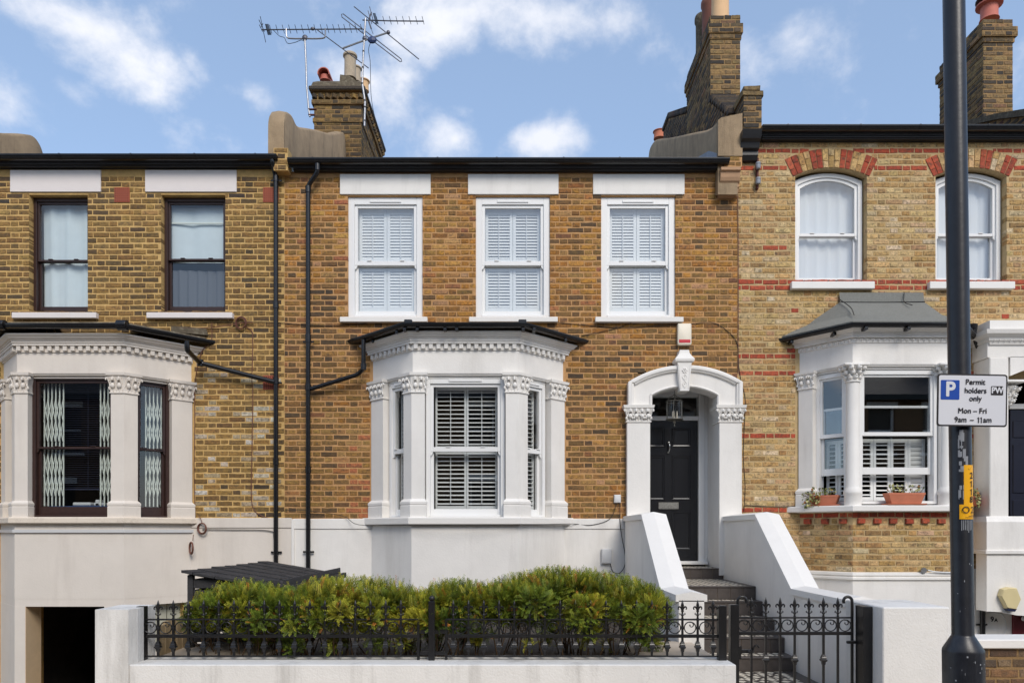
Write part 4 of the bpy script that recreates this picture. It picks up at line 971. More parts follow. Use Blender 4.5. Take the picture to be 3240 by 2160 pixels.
pR = palette([((218, 196, 162), 1.6), ((212, 182, 130), 4), ((206, 171, 114), 5), ((198, 155, 114), 2), ((194, 153, 95), 4), ((180, 141, 88), 3), ((154, 121, 79), 1.4)], gain=.93)
pRed = palette([((188, 96, 66), 2), ((178, 78, 52), 5), ((158, 70, 48), 4)], .12)
CR = .0780; zr0 = PZ(1820)
bands = [PZ(y) for y in (481, 535, 899, 915, 1118, 1172, 1375, 1612)]
def col_right(u, z, wd, i):
    if any(abs(z - b) < CR * .5 for b in bands): return pRed()
    py = 1680 - (z - EYE) * S(0)
    return pRed() if random.random() < .008 else pR(field(u, z, 3))
bx = (RB['cx'] - RB['hw'] - .06, RB['cx'] + RB['hw'] + .06, 1.86, 4.15)
bx2 = (RB['cx'] - RB['hw'] + .01, RB['cx'] + RB['hw'] - .01, .5, 1.86)
def xv(h):
    hh_ = zAc - zA; c = (h[1] - h[0]) / 2; R = (c * c + hh_ * hh_) / (2 * hh_); am = math.asin(c / R) * 1.07; cxm = (h[0] + h[1]) / 2; cz = zAc - R
    def f(z):
        if not (zA - .05 < z < PZ(470)): return None
        w_ = min((z - cz) * math.tan(am), math.sqrt(max(0, (R + .262) ** 2 - (z - cz) ** 2))) + .008
        return (cxm - w_, cxm + w_)
    return f
porch_ex = (PX(3128), 8.4, .5, 4.4)
nR = int((PZ(459) - zr0) / CR) + 1
brickwork(wall, lay(XB2 + .006, 7.15, zr0, zr0 + nR * CR, CR, [(h[0], h[1], h[2], zA) for h in wr] + [xv(h) for h in wr] + [bx, bx2, porch_ex]), col_right)
# rubbed brick arches
vous = MB().prism([(-.5, 0), (.5, 0), (.5, 1), (-.5, 1)], 0, 1).mesh('arch_brick', M['brick_object'])
for h in wr:
    x0, x1 = h[0], h[1]; hh_ = zAc - zA; c = (x1 - x0) / 2; R = (c * c + hh_ * hh_) / (2 * hh_); am = math.asin(c / R); cxm = (x0 + x1) / 2; cz = zAc - R
    n = 15; R2 = .262
    for i in range(n):
        a0, a1 = -am * 1.07 + 2.14 * am * i / n, -am * 1.07 + 2.14 * am * (i + 1) / n
        g = .07 * (a1 - a0); red = (i // 2) % 2 == 0 if i < 7 else ((n - 1 - i) // 2) % 2 == 0
        cuts = [0, .62, 1] if i % 2 else [0, .36, 1]
        for q0, q1 in zip(cuts, cuts[1:]):
            r0, r1 = R + R2 * q0 + .004, R + R2 * q1 - .004
            pts = []
            for aa, rr in ((a0 + g, r0), (a1 - g, r0), (a1 - g, r1), (a0 + g, r1)):
                lim = PZ(472)
                x, z = cxm + rr * sin(aa * 1.0), cz + rr * cos(aa)
                pts.append((x, min(z, lim)))
            v = MB().prism(pts, -.010 - random.uniform(0, .003), .11).build('arch_brick', 'brick_object', wall); v.color = (*(pRed() if red else pR()), 1)
for a, b in ((2505, 2768), (2942, 3212)):
    MB().cbox(PX(a, -.07), PX(b, -.07), -.075, .12, PZ(913, -.07), PZ(890, -.07), .006).build('window_sill', 'coping', right)
for k, h in enumerate(wr):
    wd, hh = h[1] - h[0] - .03, zA - h[2] - .03
    win, zm = sash_window(right, (h[0] + .015, .10, h[2]), 0, wd, hh, 'frame', 'glass', meet=.49, fw=.06, st=.04, bot=.07, rail=.04, top=.05, arch=zAc - zA, horns=True)
    curtain(win, .07, wd - .07, .05, hh + .10, .15, 'net', 5, .015, seed=20 + k)
    room(right, h[0] - .3, h[1] + .3, .251, 2.6, h[2] - .5, h[3] + .3, 'room_light')
# bay with round corner columns and felted roof
ZR = dict(base=-1.2, sill0=PZ(1617, -.68), sill1=PZ(1597, -.68), cap1=PZ(1152, -.55), frieze1=PZ(1081, -.57), dent1=PZ(1068, -.58), corn1=PZ(1034, -.68), sill_out=.13)
bay, OL, paths, (WL, FL, FR, WR) = make_bay(right, RB['cx'], RB['hf'], RB['hw'], RB['d'], dict(ZR, base=ZR['sill0'] - .004), 'white', 'coping', dent='tooth', side=.10, wallp=.2)
for cxy in (FL, FR):
    c = MB(); x, y = cxy[0] + (.01 if cxy is FL else -.01), cxy[1] + .02; z0, zb1, zc0, zt = ZR['sill1'], PZ(1541, -.58), PZ(1205, -.58), ZR['cap1']
    c.lathe([(.105, z0), (.105, z0 + .13), (.115, z0 + .15), (.115, z0 + .18), (.09, zb1), (.084, zb1 + .01), (.078, zc0 - .03), (.078, zc0 - .012), (.094, zc0 - .01), (.094, zc0 + .008), (.08, zc0 + .012)], (x, y, 0), 20).build('column', 'white', bay, smooth=40)
    k = MB().lathe([(.076, zc0 + .01), (.08, zc0 + .08), (.11, zc0 + .16), (.15, zt - .03)], (x, y, 0), 18); k.cbox(x - .16, x + .16, y - .13, y + .1, zt - .035, zt - .001, .006)
    for ring, (rr, zz, nn, sz) in enumerate(((.088, .05, 8, .03), (.108, .11, 8, .032), (.14, .165, 9, .034))):
        for i in range(nn):
            a = 2 * pi * (i + .5 * (ring % 2)) / nn; k.ball((x + rr * cos(a), y + rr * sin(a), zc0 + zz), (sz, sz, .034), 7, 4); k.ball((x + (rr + .022) * cos(a), y + (rr + .022) * sin(a), zc0 + zz + .022), (.016, .016, .014), 6, 4)
    k.build('capital', 'white', bay, smooth=50)
for i, p in enumerate((paths[0], paths[3])): pillar(bay, p, ZR['sill1'], PZ(1541, -.3), PZ(1206, -.5) - .02, ZR['cap1'] - .01, 'white', seed=30 + i)
for p in (paths[1], paths[2]): MB().prism(strip(p, -.02, -.14), ZR['sill1'], ZR['cap1'], 'z').build('mullion', 'white', bay)
zb, zt = ZR['sill1'] + .02, PZ(1172, -.45)
for A, B, s0, s1, kind in ((FL, FR, .11, .11, 'front'), (WL, FL, .20, .10, 'left'), (FR, WR, .10, .20, 'right')):
    ln = np.linalg.norm(B - A); p, rz = facet_frame(A, B, s0, .06); wd = ln - s0 - s1; hh = zt - zb
    m = MB().cbox(0, .045, 0, .13, 0, hh, .004).cbox(wd - .045, wd, 0, .13, 0, hh, .004).cbox(.045, wd - .045, 0, .13, hh - .06, hh, .004).cbox(.045, wd - .045, 0, .13, 0, .04, .004)
    win = m.build('window', 'frame', right, (p[0], p[1], zb), rz)
    zr = [PZ(y, -.45) - zb for y in (1379, 1367, 1287, 1292, 1500, 1478)]
    u0, u1 = .045, wd - .045
    up = MB().cbox(u0, u0 + .035, .02, .055, zr[0], hh - .06, .003).cbox(u1 - .035, u1, .02, .055, zr[0], hh - .06, .003).cbox(u0 + .035, u1 - .035, .021, .054, zr[0], zr[0] + .05, .003).cbox(u0 + .035, u1 - .035, .021, .054, hh - .09, hh - .06, .003).build('sash', 'frame', win)
    lo = MB().cbox(u0, u0 + .035, .06, .095, zr[4], zr[2] + .02, .003).cbox(u1 - .035, u1, .06, .095, zr[4], zr[2] + .02, .003).cbox(u0 + .035, u1 - .035, .061, .094, zr[4], zr[5], .003).cbox(u0 + .035, u1 - .035, .061, .094, zr[2] - .012, zr[2] + .02, .003).build('sash', 'frame', win)
    MB().add([(u0 + .03, .036, zr[0] + .02), (u1 - .03, .036, zr[0] + .02), (u1 - .03, .036, hh - .08), (u0 + .03, .036, hh - .08)], [(0, 1, 2, 3)]).build('pane', 'glass', win)
    MB().add([(u0 + .03, .076, zr[5] - .01), (u1 - .03, .076, zr[5] - .01), (u1 - .03, .076, zr[2]), (u0 + .03, .076, zr[2])], [(0, 1, 2, 3)]).build('pane', 'glass', win)
    shutters(win, .05, wd - .05, [(.05, zr[0] - .02)], 4 if kind == 'front' else 2, .20, .062, (lambda q: (20, 20, 5, -70)[q % 4]), dep=.062, stile=.035, rail=.05, rod=False)
    if kind == 'front':
        for xx in (.40, .44): MB().box(wd * .5 - .02, wd * .5 + .02, .05, .06, zr[0] + .05, zr[0] + .058).build('brass_catch', 'chrome', win)
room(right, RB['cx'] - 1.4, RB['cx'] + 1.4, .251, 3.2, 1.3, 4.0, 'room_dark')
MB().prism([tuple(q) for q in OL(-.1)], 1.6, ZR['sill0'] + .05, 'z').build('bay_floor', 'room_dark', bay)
# brick base of the bay: three faces, with dentil course in red
Lb = [np.array(p) for p in OL(.0, 0)]
zB0, zB1 = PZ(1814, -.55), ZR['sill0'] - .004
cb = MB().prism(OL(0), zB0 - .3, zB1, 'z').build('bay_brick_base', 'mortar_right', right)
def col_base(u, z, wd, i): return pRed() if z > zB1 - CR * 1.02 else pR()
nB = int((zB1 - zB0) / CR)
for a, b in zip(Lb, Lb[1:]):
    ln = np.linalg.norm(b - a); t = (b - a) / ln
    br = [q for q in lay(0, ln, zB1 - nB * CR, zB1, CR) if not (zB1 - 2.02 * CR < q[1] < zB1 - CR)]
    brickwork(cb, br, col_base, (a[0], a[1], 0), math.atan2(t[1], t[0]), most=100)
    n = max(2, int(ln / .2)); row = [(ln * (i + .5) / n, zB1 - 1.5 * CR, .095, CR - .012, 0) for i in range(n)]
    brickwork(cb, row, lambda *q: pRed(), (a[0], a[1], 0), math.atan2(t[1], t[0]), proud=.04)
    brickwork(cb, [(q[0] + ln / n / 2, q[1], .07, q[3], 0) for q in row[:-1]], lambda *q: pR(), (a[0], a[1], 0), math.atan2(t[1], t[0]), proud=.004)
zp = PZ(1812, -.6)
MB().loft([[(*p, z) for p in OL(o)] for o, z in ((.0, zp + .01), (.045, zp), (.05, zp - .03), (.035, zp - .05), (.055, zp - .06), (.055, zp - .085), (.03, zp - .10), (.03, -1.2))], cap=False, closed=False).build('plinth', 'white', right)
MB().cbox(XB2, RB['cx'] - RB['hw'], -.03, .0, -1.2, zp - .01, .004).build('base_render', 'white', right); MB().cbox(RB['cx'] + RB['hw'], PX(3092), -.03, .0, -1.2, PZ(1798), .004).build('base_render', 'white', right)
gz = PZ(1016, -.74) - .03
gt = gutter_run(lambda o: OL(o, .02), .175, gz, .046).build('bay_gutter', 'black', right, smooth=50)
for px, Y in ((2640, -.50), (2740, -.76), (2875, -.76), (2505, -.10)): MB().cbox(-.02, .02, -.02, .09, -.085, -.045, .004).build('gutter_bracket', 'black', gt, (PX(px, Y), Y, gz))
# felt roof: flared hips up to the wall
rings = []
for o, z in ((.185, gz + .012), (.19, gz + .03), (.08, gz + .10), (-.08, gz + .19)): rings.append([(*p, z) for p in OL(o)])
rf = MB().loft(rings, cap=False, closed=False)
top = [(PX(2600), .012, PZ(985)), (PX(2655, -.1), -.12, PZ(928, -.1)), (PX(2917, -.1), -.12, PZ(928, -.1)), (PX(2985), .012, PZ(985))]
rf.add(rings[-1] + [(PX(2652), -.06, PZ(960)), (PX(2652), -.035, PZ(928)), (PX(2917), -.035, PZ(928)), (PX(2917), -.06, PZ(960))], [(1, 2, 7, 4), (0, 1, 4), (2, 3, 7), (4, 7, 6, 5)])
rfo = rf.build('bay_roof', 'felt', right, smooth=25)
for pts in ([(PX(2655, -.06), -.075, PZ(948, -.06)), (PX(2690, -.35), -.36, PZ(972, -.36)), (PX(2700, -.62), -.64, PZ(996, -.64))], [(PX(2855), -.05, PZ(930)), (PX(2860, -.12), -.13, PZ(956, -.12)), (PX(2885, -.3), -.31, PZ(966, -.3))], [(PX(2652), -.075, PZ(961)), (PX(2780), -.08, PZ(962)), (PX(2917), -.075, PZ(960))]):
    MB().tube(dull(pts, 4), .006, 5).build('felt_seam', 'cable_black', rfo)
downpipe(right, [pz(3080, 1030, -.16), pz(3082, 1060, -.14), pz(3100, 1110, -.09), pz(3109, 1130, -.075), pz(3109, 2005, -.075)], .034, [pz(3109, y, -.075) for y in (1140, 1580)], [pz(3109, y, -.075) for y in (1150, 1573, 1792, 1975)])
MB().lathe([(.03, -.12), (.05, -.1), (.07, .0), (.075, .05), (.07, .055)], pz(3074, 1040, -.2), 14).build('hopper', 'black', right, smooth=40)
eaves(right, PX(2418, -.17), 8.4, PZ(388, -.17), fh=.165)
roof(right, PX(2400), 8.4, PZ(388, -.17) - .02, slope=.44)
# kneeler pier and black corbel at the left end of the eaves
xa, xb = PX(2353, -.15), PX(2410, -.15)
kp = MB().box(xa, xb, -.15, .35, PZ(425, -.15), PZ(290, -.15)).build('eaves_pier', 'mortar_dark', right)
sooty2 = palette([((70, 62, 54), 4), ((110, 92, 66), 3), ((52, 48, 44), 3), ((140, 116, 78), 1)])
nk = int((PZ(290, -.15) - PZ(425, -.15)) / CO)
brickwork(kp, lay(xa - .0, xb, PZ(425, -.15), PZ(425, -.15) + nk * CO, CO), lambda *q: sooty2(), (0, -.15, 0))
brickwork(kp, lay(0, .5, PZ(425, -.15), PZ(425, -.15) + nk * CO, CO), lambda *q: sooty2(), (xa, .35, 0), -pi / 2)
brickwork(kp, [((xa + xb) / 2, PZ(296, -.15), xb - xa + .05, .07, 0), ((xa + xb) / 2 - .01, PZ(281, -.15), xb - xa - .02, .06, 0)], lambda *q: sooty2(), (0, -.17, 0), depth=.5)
bc = [(.02, PZ(505, -.1)), (-.06, PZ(503, -.1)), (-.10, PZ(490, -.1)), (-.10, PZ(478, -.1)), (-.15, PZ(474, -.1)), (-.17, PZ(458, -.1)), (-.22, PZ(452, -.1)), (-.24, PZ(440, -.1)), (-.26, PZ(427, -.1)), (.02, PZ(427, -.1))]
MB().prism(bc, PX(2343, -.15), PX(2403, -.15), 'x').build('eaves_corbel', 'fascia', right)
# brick party wall rising with the roof and the tall stack on it
xw0 = 3.05; pw = [(.03, 7.14), (.25, 7.35), (1.2, 8.12), (2.7, 8.80), (4.2, 9.55), (4.7, 9.55), (4.7, 7.2), (.03, 6.2)]
pt = MB().prism(pw, xw0, xw0 + .33, 'x').build('party_wall', 'mortar_dark', right)
sooty3 = palette([((58, 52, 48), 5), ((80, 68, 56), 3), ((98, 80, 60), 2), ((44, 40, 40), 3), ((96, 60, 46), .6)])
topz = lambda y: np.interp(y, [p[0] for p in pw[:6]], [p[1] for p in pw[:6]])
sl = [q for q in lay(0, 4.7, 7.0, 9.5, CO) if q[1] < topz(4.7 - q[0]) - .05 and q[1] > 6.9 + .42 * (4.7 - q[0])]
brickwork(pt, sl, lambda *q: sooty3(), (xw0, 4.7, 0), -pi / 2, most=220)
for y0_, y1_ in ((.2, 1.2), (2.7, 4.7)):
    y = y0_
    while y < y1_:
        z = topz(y + .05); v = MB().cbox(xw0 - .03, xw0 + .36, y, y + .1, z - .02, z + .07, .012).build('coping_brick', 'brick_object', pt); v.color = (*sooty3(), 1); y += .112
cy = 1.2; zf = lambda py: PZ(py, cy)
pCh = palette([((150, 122, 78), 4), ((120, 98, 66), 3), ((84, 72, 58), 4), ((60, 54, 48), 4), ((158, 118, 84), 1)])
ch = chimney_stack(right, PX(2248, cy), PX(2342, cy), cy, 2.7, zf(318) - .6, zf(50), pCh, -1, [(zf(108), zf(79), .035), (zf(125), zf(108), .015)])
yy = cy + .25
zt_ = zf(50) - .02
pot(ch, 3.265, yy, zt_, .136, .95, 'clay_buff', 1.1); pot(ch, 3.28, 2.08, zt_, .135, .88, 'clay_brown', 1.12); pot(ch, 3.28, 2.5, zt_, .135, .92, 'cement_dark', 1.12)
pot(ch, PX(2087, 5.2), 5.2, PZ(440, 5.2), .12, .16, 'terracotta', 1.15)
# far right stack on its own party wall
cy = 1.8; zf = lambda py: PZ(py, cy)
pw2 = MB().prism([(.2, 7.35), (1.4, 7.95), (4.4, 9.2), (4.4, 7.5), (.2, 6.5)], 7.62, 7.95, 'x').build('party_wall', 'mortar_dark', right)
brickwork(pw2, [q for q in lay(0, 4.2, 7.2, 9.1, CO) if q[1] < np.interp(4.4 - q[0], [.2, 1.4, 4.4], [7.35, 7.95, 9.2]) - .04 and q[1] > 6.8 + .42 * (4.4 - q[0])], lambda *q: sooty3(), (7.62, 4.4, 0), -pi / 2)
MB().prism([(.1, 7.3), (1.4, 7.93), (4.4, 9.18), (4.4, 9.27), (1.4, 8.02), (.1, 7.42)], 7.57, 8.0, 'x').build('wall_coping', 'cement_dark', pw2)
ch = chimney_stack(right, PX(3111, cy), PX(3204, cy), cy, 3.0, zf(345) - .6, zf(62), pCh, -1, [(zf(120), zf(90), .05), (zf(136), zf(120), .02)])
yy = cy + .3
fl = MB().lathe([(.15, 0), (.13, .05), (.13, .22), (.20, .24), (.2, .26), (.13, .27)], (PX(3130, yy), yy, PZ(66, yy)), 20).build('chimney_pot', 'red_clay', ch, smooth=40)
MB().lathe([(.13, .0), (.2, .03), (.2, .05), (.12, .08)], (PX(3130, yy), yy, PZ(66, yy) + .3), 20).lathe([(.10, -.05), (.10, .02)], (PX(3130, yy), yy, PZ(66, yy) + .3), 12).build('pot_cowl', 'cowl', ch, smooth=40)
# porch at the far right edge
yq = -.35
xq0 = PX(3132, yq)
en = MB().cbox(xq0 - .02, 8.4, yq + .02, .0, PZ(1130, yq), PZ(1080, yq), .006)
en.loft([[(xq0 - o, yq - o, z), (8.4, yq - o, z), (8.4, 0, z), (xq0 - o, 0, z)] for o, z in ((.0, PZ(1090, yq)), (.01, PZ(1082, yq)), (.03, PZ(1078, yq)), (.035, PZ(1070, yq)), (.07, PZ(1064, yq)), (.10, PZ(1060, yq)), (.115, PZ(1048, yq)), (.05, PZ(1046, yq)), (.0, PZ(1046, yq)), (.0, PZ(1013, yq)))])
en = en.build('porch_entablature', 'white', right)
dm = MB().loft([[(-.034, 0, 0), (.034, 0, 0), (0, 0, -.05)], [(-.004, -.026, -.012), (.004, -.026, -.012), (0, -.026, -.03)]]).mesh('dentil', M['white'])
for i in range(12): inst('dentil', dm, en, (xq0 + .04 + i * .072, yq - .012, PZ(1073, yq)))
co = MB().cbox(PX(3132, yq), PX(3192, yq), yq, 0, PZ(1640, yq), PZ(1130, yq), .01).build('porch_column', 'white', right)
cp = MB().lathe([(.05, 0), (.06, .1), (.10, .2), (.12, .24)], (PX(3196, -.3), -.25, PZ(1280, -.3)), 14)
for ring, (rr, zz) in enumerate(((.07, .05), (.09, .12), (.13, .2))):
    for i in range(8): a = 2 * pi * (i + .5 * ring) / 8; cp.ball((PX(3196, -.3) + rr * cos(a), -.25 + rr * sin(a), PZ(1280, -.3) + zz), (.022, .022, .03), 7, 4); cp.ball((PX(3196, -.3) + (rr + .02) * cos(a), -.25 + (rr + .02) * sin(a), PZ(1280, -.3) + zz + .02), (.013, .013, .012), 6, 4)
cp.cbox(PX(3150, -.3), PX(3228, -.3), -.42, -.05, PZ(1214, -.3), PZ(1206, -.3), .005).build('capital', 'white', co, smooth=50)
MB().prism(seg_arch(PX(3192, -.3), 8.6, PZ(1190, -.3), PZ(1140, -.3), 12) + [(8.6, PZ(1130, -.3)), (PX(3192, -.3), PZ(1130, -.3))], -.33, -.02).build('porch_arch', 'white', right)
MB().loft([[(PX(3122 + a, -.42), -.42 + b, z), (8.4, -.42 + b, z), (8.4, .0, z), (PX(3122 + a, -.42), .0, z)] for a, b, z in ((0, 0, PZ(1740, -.42)), (0, 0, PZ(1650, -.42)), (8, .06, PZ(1632, -.42)))]).build('column_pedestal', 'white', right)
MB().cbox(PX(3118, -.44), 8.4, -.45, .0, PZ(1752, -.44), PZ(1740, -.44), .006).build('pedestal_string', 'white', right)
yl = -.42
lo = [(PX(3122, yl), PZ(1742, yl)), (8.4, PZ(1742, yl)), (8.4, PZ(1975, yl)), (PX(3215, yl), PZ(1945, yl)), (PX(3170, yl), PZ(1935, yl)), (PX(3122, yl), PZ(1933, yl))]
MB().prism(lo, yl, -.2).build('stair_side', 'white', right)
MB().cbox(PX(3090), 8.4, -.03, .0, -1.2, PZ(1742), .004).build('lower_wall', 'white', right)
yd = .35
dd = MB().cbox(PX(3196, yd), 8.0, yd, yd + .05, PZ(1640, yd), PZ(1295, yd), .004).build('door', 'door_navy', right)
for a, b in ((3203, 3232),):
    for c, e in ((1330, 1385), (1405, 1560), (1580, 1636)): MB().cbox(PX(a, yd), PX(b, yd) + .1, yd - .012, yd + .01, PZ(e, yd), PZ(c, yd), .01).build('door_panel', 'door_navy', dd)
MB().cbox(PX(3190, yd), 8.0, yd - .03, yd + .05, PZ(1294, yd), PZ(1278, yd), .004).build('door_transom', 'frame', right)
room(right, 6.75, 8.3, .4, 2.5, .9, 3.7, 'room_dark')
rd = MB().cbox(PX(3205, -.06), 7.9, -.07, -.034, -1.2, PZ(1935, -.06), .004).build('basement_door', 'door_red', right)
MB().ball((PX(3236, -.08), -.1, PZ(1955, -.08)), (.035, .02, .035), 10, 6).build('door_knob', 'box_grey', rd)
# =================================================================== FRONT STEPS
steps = thing('front_steps', 'dark tiled front steps with black and white patterned treads leading to black door', 'steps', (2.32, -2.6, .08))
SY = [-.073, -1.39, -1.63, -2.007, -2.30, -2.596]; SZ = [.996, .850, .695, .535, .378, .222, .081]
sx0, sx1 = 1.775, 2.872
tile_m = MB().cbox(0, 1, -.006, .004, 0, 1, .0).mesh('riser_tile', M['tile_dark'])
def pattern(part, x0, x1, y0, y1, z, cell=.078):
    """geometric floor tiling: white and dark pieces with grout gaps, laid on a dark border"""
    W, D_ = MB(), MB(); g = .0022
    nx = int((x1 - x0 - .16) / cell); ox = x0 + (x1 - x0 - nx * cell) / 2; ny = max(1, int((y1 - y0 - .05) / cell)); oy = y0 + .04; cy = (y1 - y0 - .05) / ny
    def poly(m, pts, zz=z + .003):
        c = np.mean(np.array(pts), 0); q = [tuple(c + (np.array(p) - c) * .93) for p in pts]
        m.add([(p[0], p[1], zz) for p in q], [tuple(range(len(q)))])
    for i in range(nx):
        for k in range(ny):
            a, b, c, e = ox + i * cell, ox + (i + 1) * cell, oy + k * cy, oy + (k + 1) * cy
            mx, my = (a + b) / 2, (c + e) / 2
            r = (i % 4, k % 4)
            if (i + k) % 2 == 0:
                poly(W, [(mx, c), (b, my), (mx, e), (a, my)])
                for q in ([(a, c), (mx, c), (a, my)], [(mx, c), (b, c), (b, my)], [(b, my), (b, e), (mx, e)], [(a, my), (mx, e), (a, e)]): poly(D_, q)
            else:
                tri = ([(a, c), (b, c), (mx, my)], [(b, c), (b, e), (mx, my)], [(b, e), (a, e), (mx, my)], [(a, e), (a, c), (mx, my)])
                for q, t in enumerate(tri): poly(W if (q + (i % 2)) % 2 == 0 else D_, t)
    bd = MB()
    for a, b, c, e in ((x0, ox - .004, y0, y1), (ox + nx * cell + .004, x1, y0, y1), (ox - .002, ox + nx * cell + .002, y0, oy - .003), (ox - .002, ox + nx * cell + .002, y1 - .008, y1)):
        if e > c and b > a: bd.box(a, b, c, e, z, z + .004)
    bd.build('tread_border', 'tile_dark', part)
    stuff(W.build('white_tiles', 'tile_white', part)); stuff(D_.build('dark_tiles', 'tile_dark', part))
for k in range(6):
    yb = SY[k - 1] if k else .47
    st = MB().cbox(sx0, sx1, SY[k] + .008, yb + .009, SZ[6] - .3, SZ[k] - .001, .003).build('step', 'grout', steps)
    z0, z1 = SZ[k + 1] + .006, SZ[k] - .016
    x = sx1
    while x > sx0 + .01:
        wd = min(.148, x - sx0); inst('riser_tile', tile_m, st, (x - wd + .0015, SY[k] + .006, z0), scale=(wd - .003, 1, z1 - z0)); x -= .1505
    MB().cbox(sx0, sx1, SY[k] - .012, SY[k] + .03, SZ[k] - .014, SZ[k] + .004, .006).build('step_nosing', 'tile_dark', st)
    pattern(st, sx0, sx1, SY[k] + .03, yb - .008, SZ[k])
path_o = MB().box(sx0 - .1, sx1, -4.395, SY[5] + .008, -.3, SZ[6] - .001).build('path_floor', 'grout', steps)
pattern(path_o, sx0 - .1, sx1, -4.39, SY[5] - .01, SZ[6] - .001, .105)
# =================================================================== STAIR WALLS
def stair_wall(label, x0, x1, path, bodyfoot):
    t = thing('stair_wall', label, 'wall', ((x0 + x1) / 2, -2, 0), 'white walls flanking the steps')
    th = .062
    body = [(y, z - th + .01) for y, z in path] + [(path[-1][0], bodyfoot), (path[0][0], bodyfoot)]
    MB().prism(body, x0 + .028, x1 - .028, 'x').build('wall_body', 'wall_white' if False else 'white', t)
    rings = []
    for i, (y, z) in enumerate(path):
        rings.append([(x0, y, z - th), (x0, y, z), ((x0 + x1) / 2, y, z + .028), (x1, y, z), (x1, y, z - th)])
    MB().loft(rings).build('coping', 'coping', t)
    return t
stair_wall('sloping white stair wall left of the tiled steps, ending in a low pier', 1.51, 1.80, [(-.06, 1.70), (-1.47, 1.70), (-2.56, .915), (-3.27, .915)], -.3)
stair_wall('sloping white stair wall right of the tiled steps, running down to the square pier', 2.85, 3.137, [(-.06, 1.70), (-1.43, 1.70), (-2.54, .915), (-3.757, .915)], -1.2)
gp = thing('gate_pier', 'broad square white pier right of the iron gate', 'pier', (3.1, -4.1, 0), 'white garden wall piers')
MB().cbox(2.85, 3.364, -4.393, -3.76, -.05, .917, .008).build('pier_body', 'wall_white', gp)
# =================================================================== FRONT GARDEN
struct(MB().box(-2.93, 1.54, -4.04, .0, -1.2, .44).build('garden_bed', 'soil'))
struct(MB().cbox(1.0, 1.66, -4.02, -3.2, .30, .478, .006).build('garden_slab', 'paving'))
struct(MB().cbox(-2.92, -2.05, -4.02, -3.3, .30, .474, .006).build('garden_slab', 'paving'))
fw = thing('garden_wall', 'low white rendered front wall under the railings', 'wall', (-.6, -4.2, 0))
MB().cbox(-2.942, 1.722, -4.393, -4.03, -.05, .477, .007).build('wall_body', 'wall_white', fw)
lp = thing('gate_pier', 'square white pier at the left end of the low front wall', 'pier', (-3.07, -4.2, 0), 'white garden wall piers')
MB().loft([[(x, y, z) for x, y in ((-3.2, -4.396), (-2.945, -4.396), (-2.92, -4.3), (-2.92, -4.02), (-3.2, -4.02))] for z in (-1.0, .885, .9)]).build('pier_body', 'wall_white', lp)
bf = thing('board_fence', 'short weathered timber board fence at the left end of the front garden', 'fence', (-2.9, -3.7, .44))
for i in range(7):
    y = -4.0 + i * .105; MB().cbox(-2.925, -2.90, y + .003, y + .102, .44, .735 + random.uniform(-.012, .012), .004).build('board', 'timber', bf)
# =================================================================== RAILINGS AND GATE
def finial_mesh():
    m = MB()
    # spear head
    m.lathe([(.0, .158), (.004, .150), (.011, .128), (.0145, .112), (.011, .096), (.007, .084), (.011, .074), (.011, .068)], n=8)
    for sx in (-1, 1):     # curled side petals
        pts = [(sx * .004, 0, .074), (sx * .012, 0, .090), (sx * .022, 0, .099), (sx * .031, 0, .098), (sx * .037, 0, .090), (sx * .036, 0, .081), (sx * .030, 0, .078)]
        m.tube(dull(pts, 3), [.0075] * 4 + [.0075 - .0002 * i for i in range(15)], 6)
        m.tube(dull([(sx * .008, 0, .030), (sx * .014, 0, .034), (sx * .022, 0, .034), (sx * .024, 0, .043), (sx * .018, 0, .047)], 3), .004, 5)
    m.lathe([(.010, .0), (.012, .004), (.0085, .012), (.0085, .02), (.0135, .028), (.0135, .034), (.009, .04), (.009, .056), (.014, .062), (.014, .068), (.008, .07)], n=8)
    return m.mesh('finial', M['iron'], 50)
FIN = finial_mesh()
def scroll_mesh(r=.047):
    m = MB(); pts = []
    for i in range(25): a = radians(105 + 360 * i / 24.0); pts.append((r * cos(a), 0, r * sin(a)))
    m.tube(pts, .0048, 6)
    pts = []
    for i in range(18): a = radians(120 - 300 * i / 17); rr = .026 * (1 - i / 26); pts.append((.008 + rr * cos(a), 0, .020 + rr * sin(a)))
    m.tube(pts, [.005 - .0001 * i for i in range(18)], 6); m.ball((pts[-1][0], 0, pts[-1][2]), .0065, 6, 4)
    return m.mesh('scroll', M['iron'], 60)
SCR = scroll_mesh()
COLLAR = MB().loft([[(x * q, y * q, z) for x, y in ((-1, -1), (1, -1), (1, 1), (-1, 1))] for q, z in ((.009, -.045), (.012, -.038), (.014, -.02), (.022, -.012), (.024, -.002), (.017, .006), (.020, .014), (.016, .022), (.012, .036), (.009, .04))]).mesh('bar_collar', M['iron'])
BAND = MB().cbox(-.014, .014, -.013, .013, -.009, .009, .003).mesh('bar_band', M['iron'])
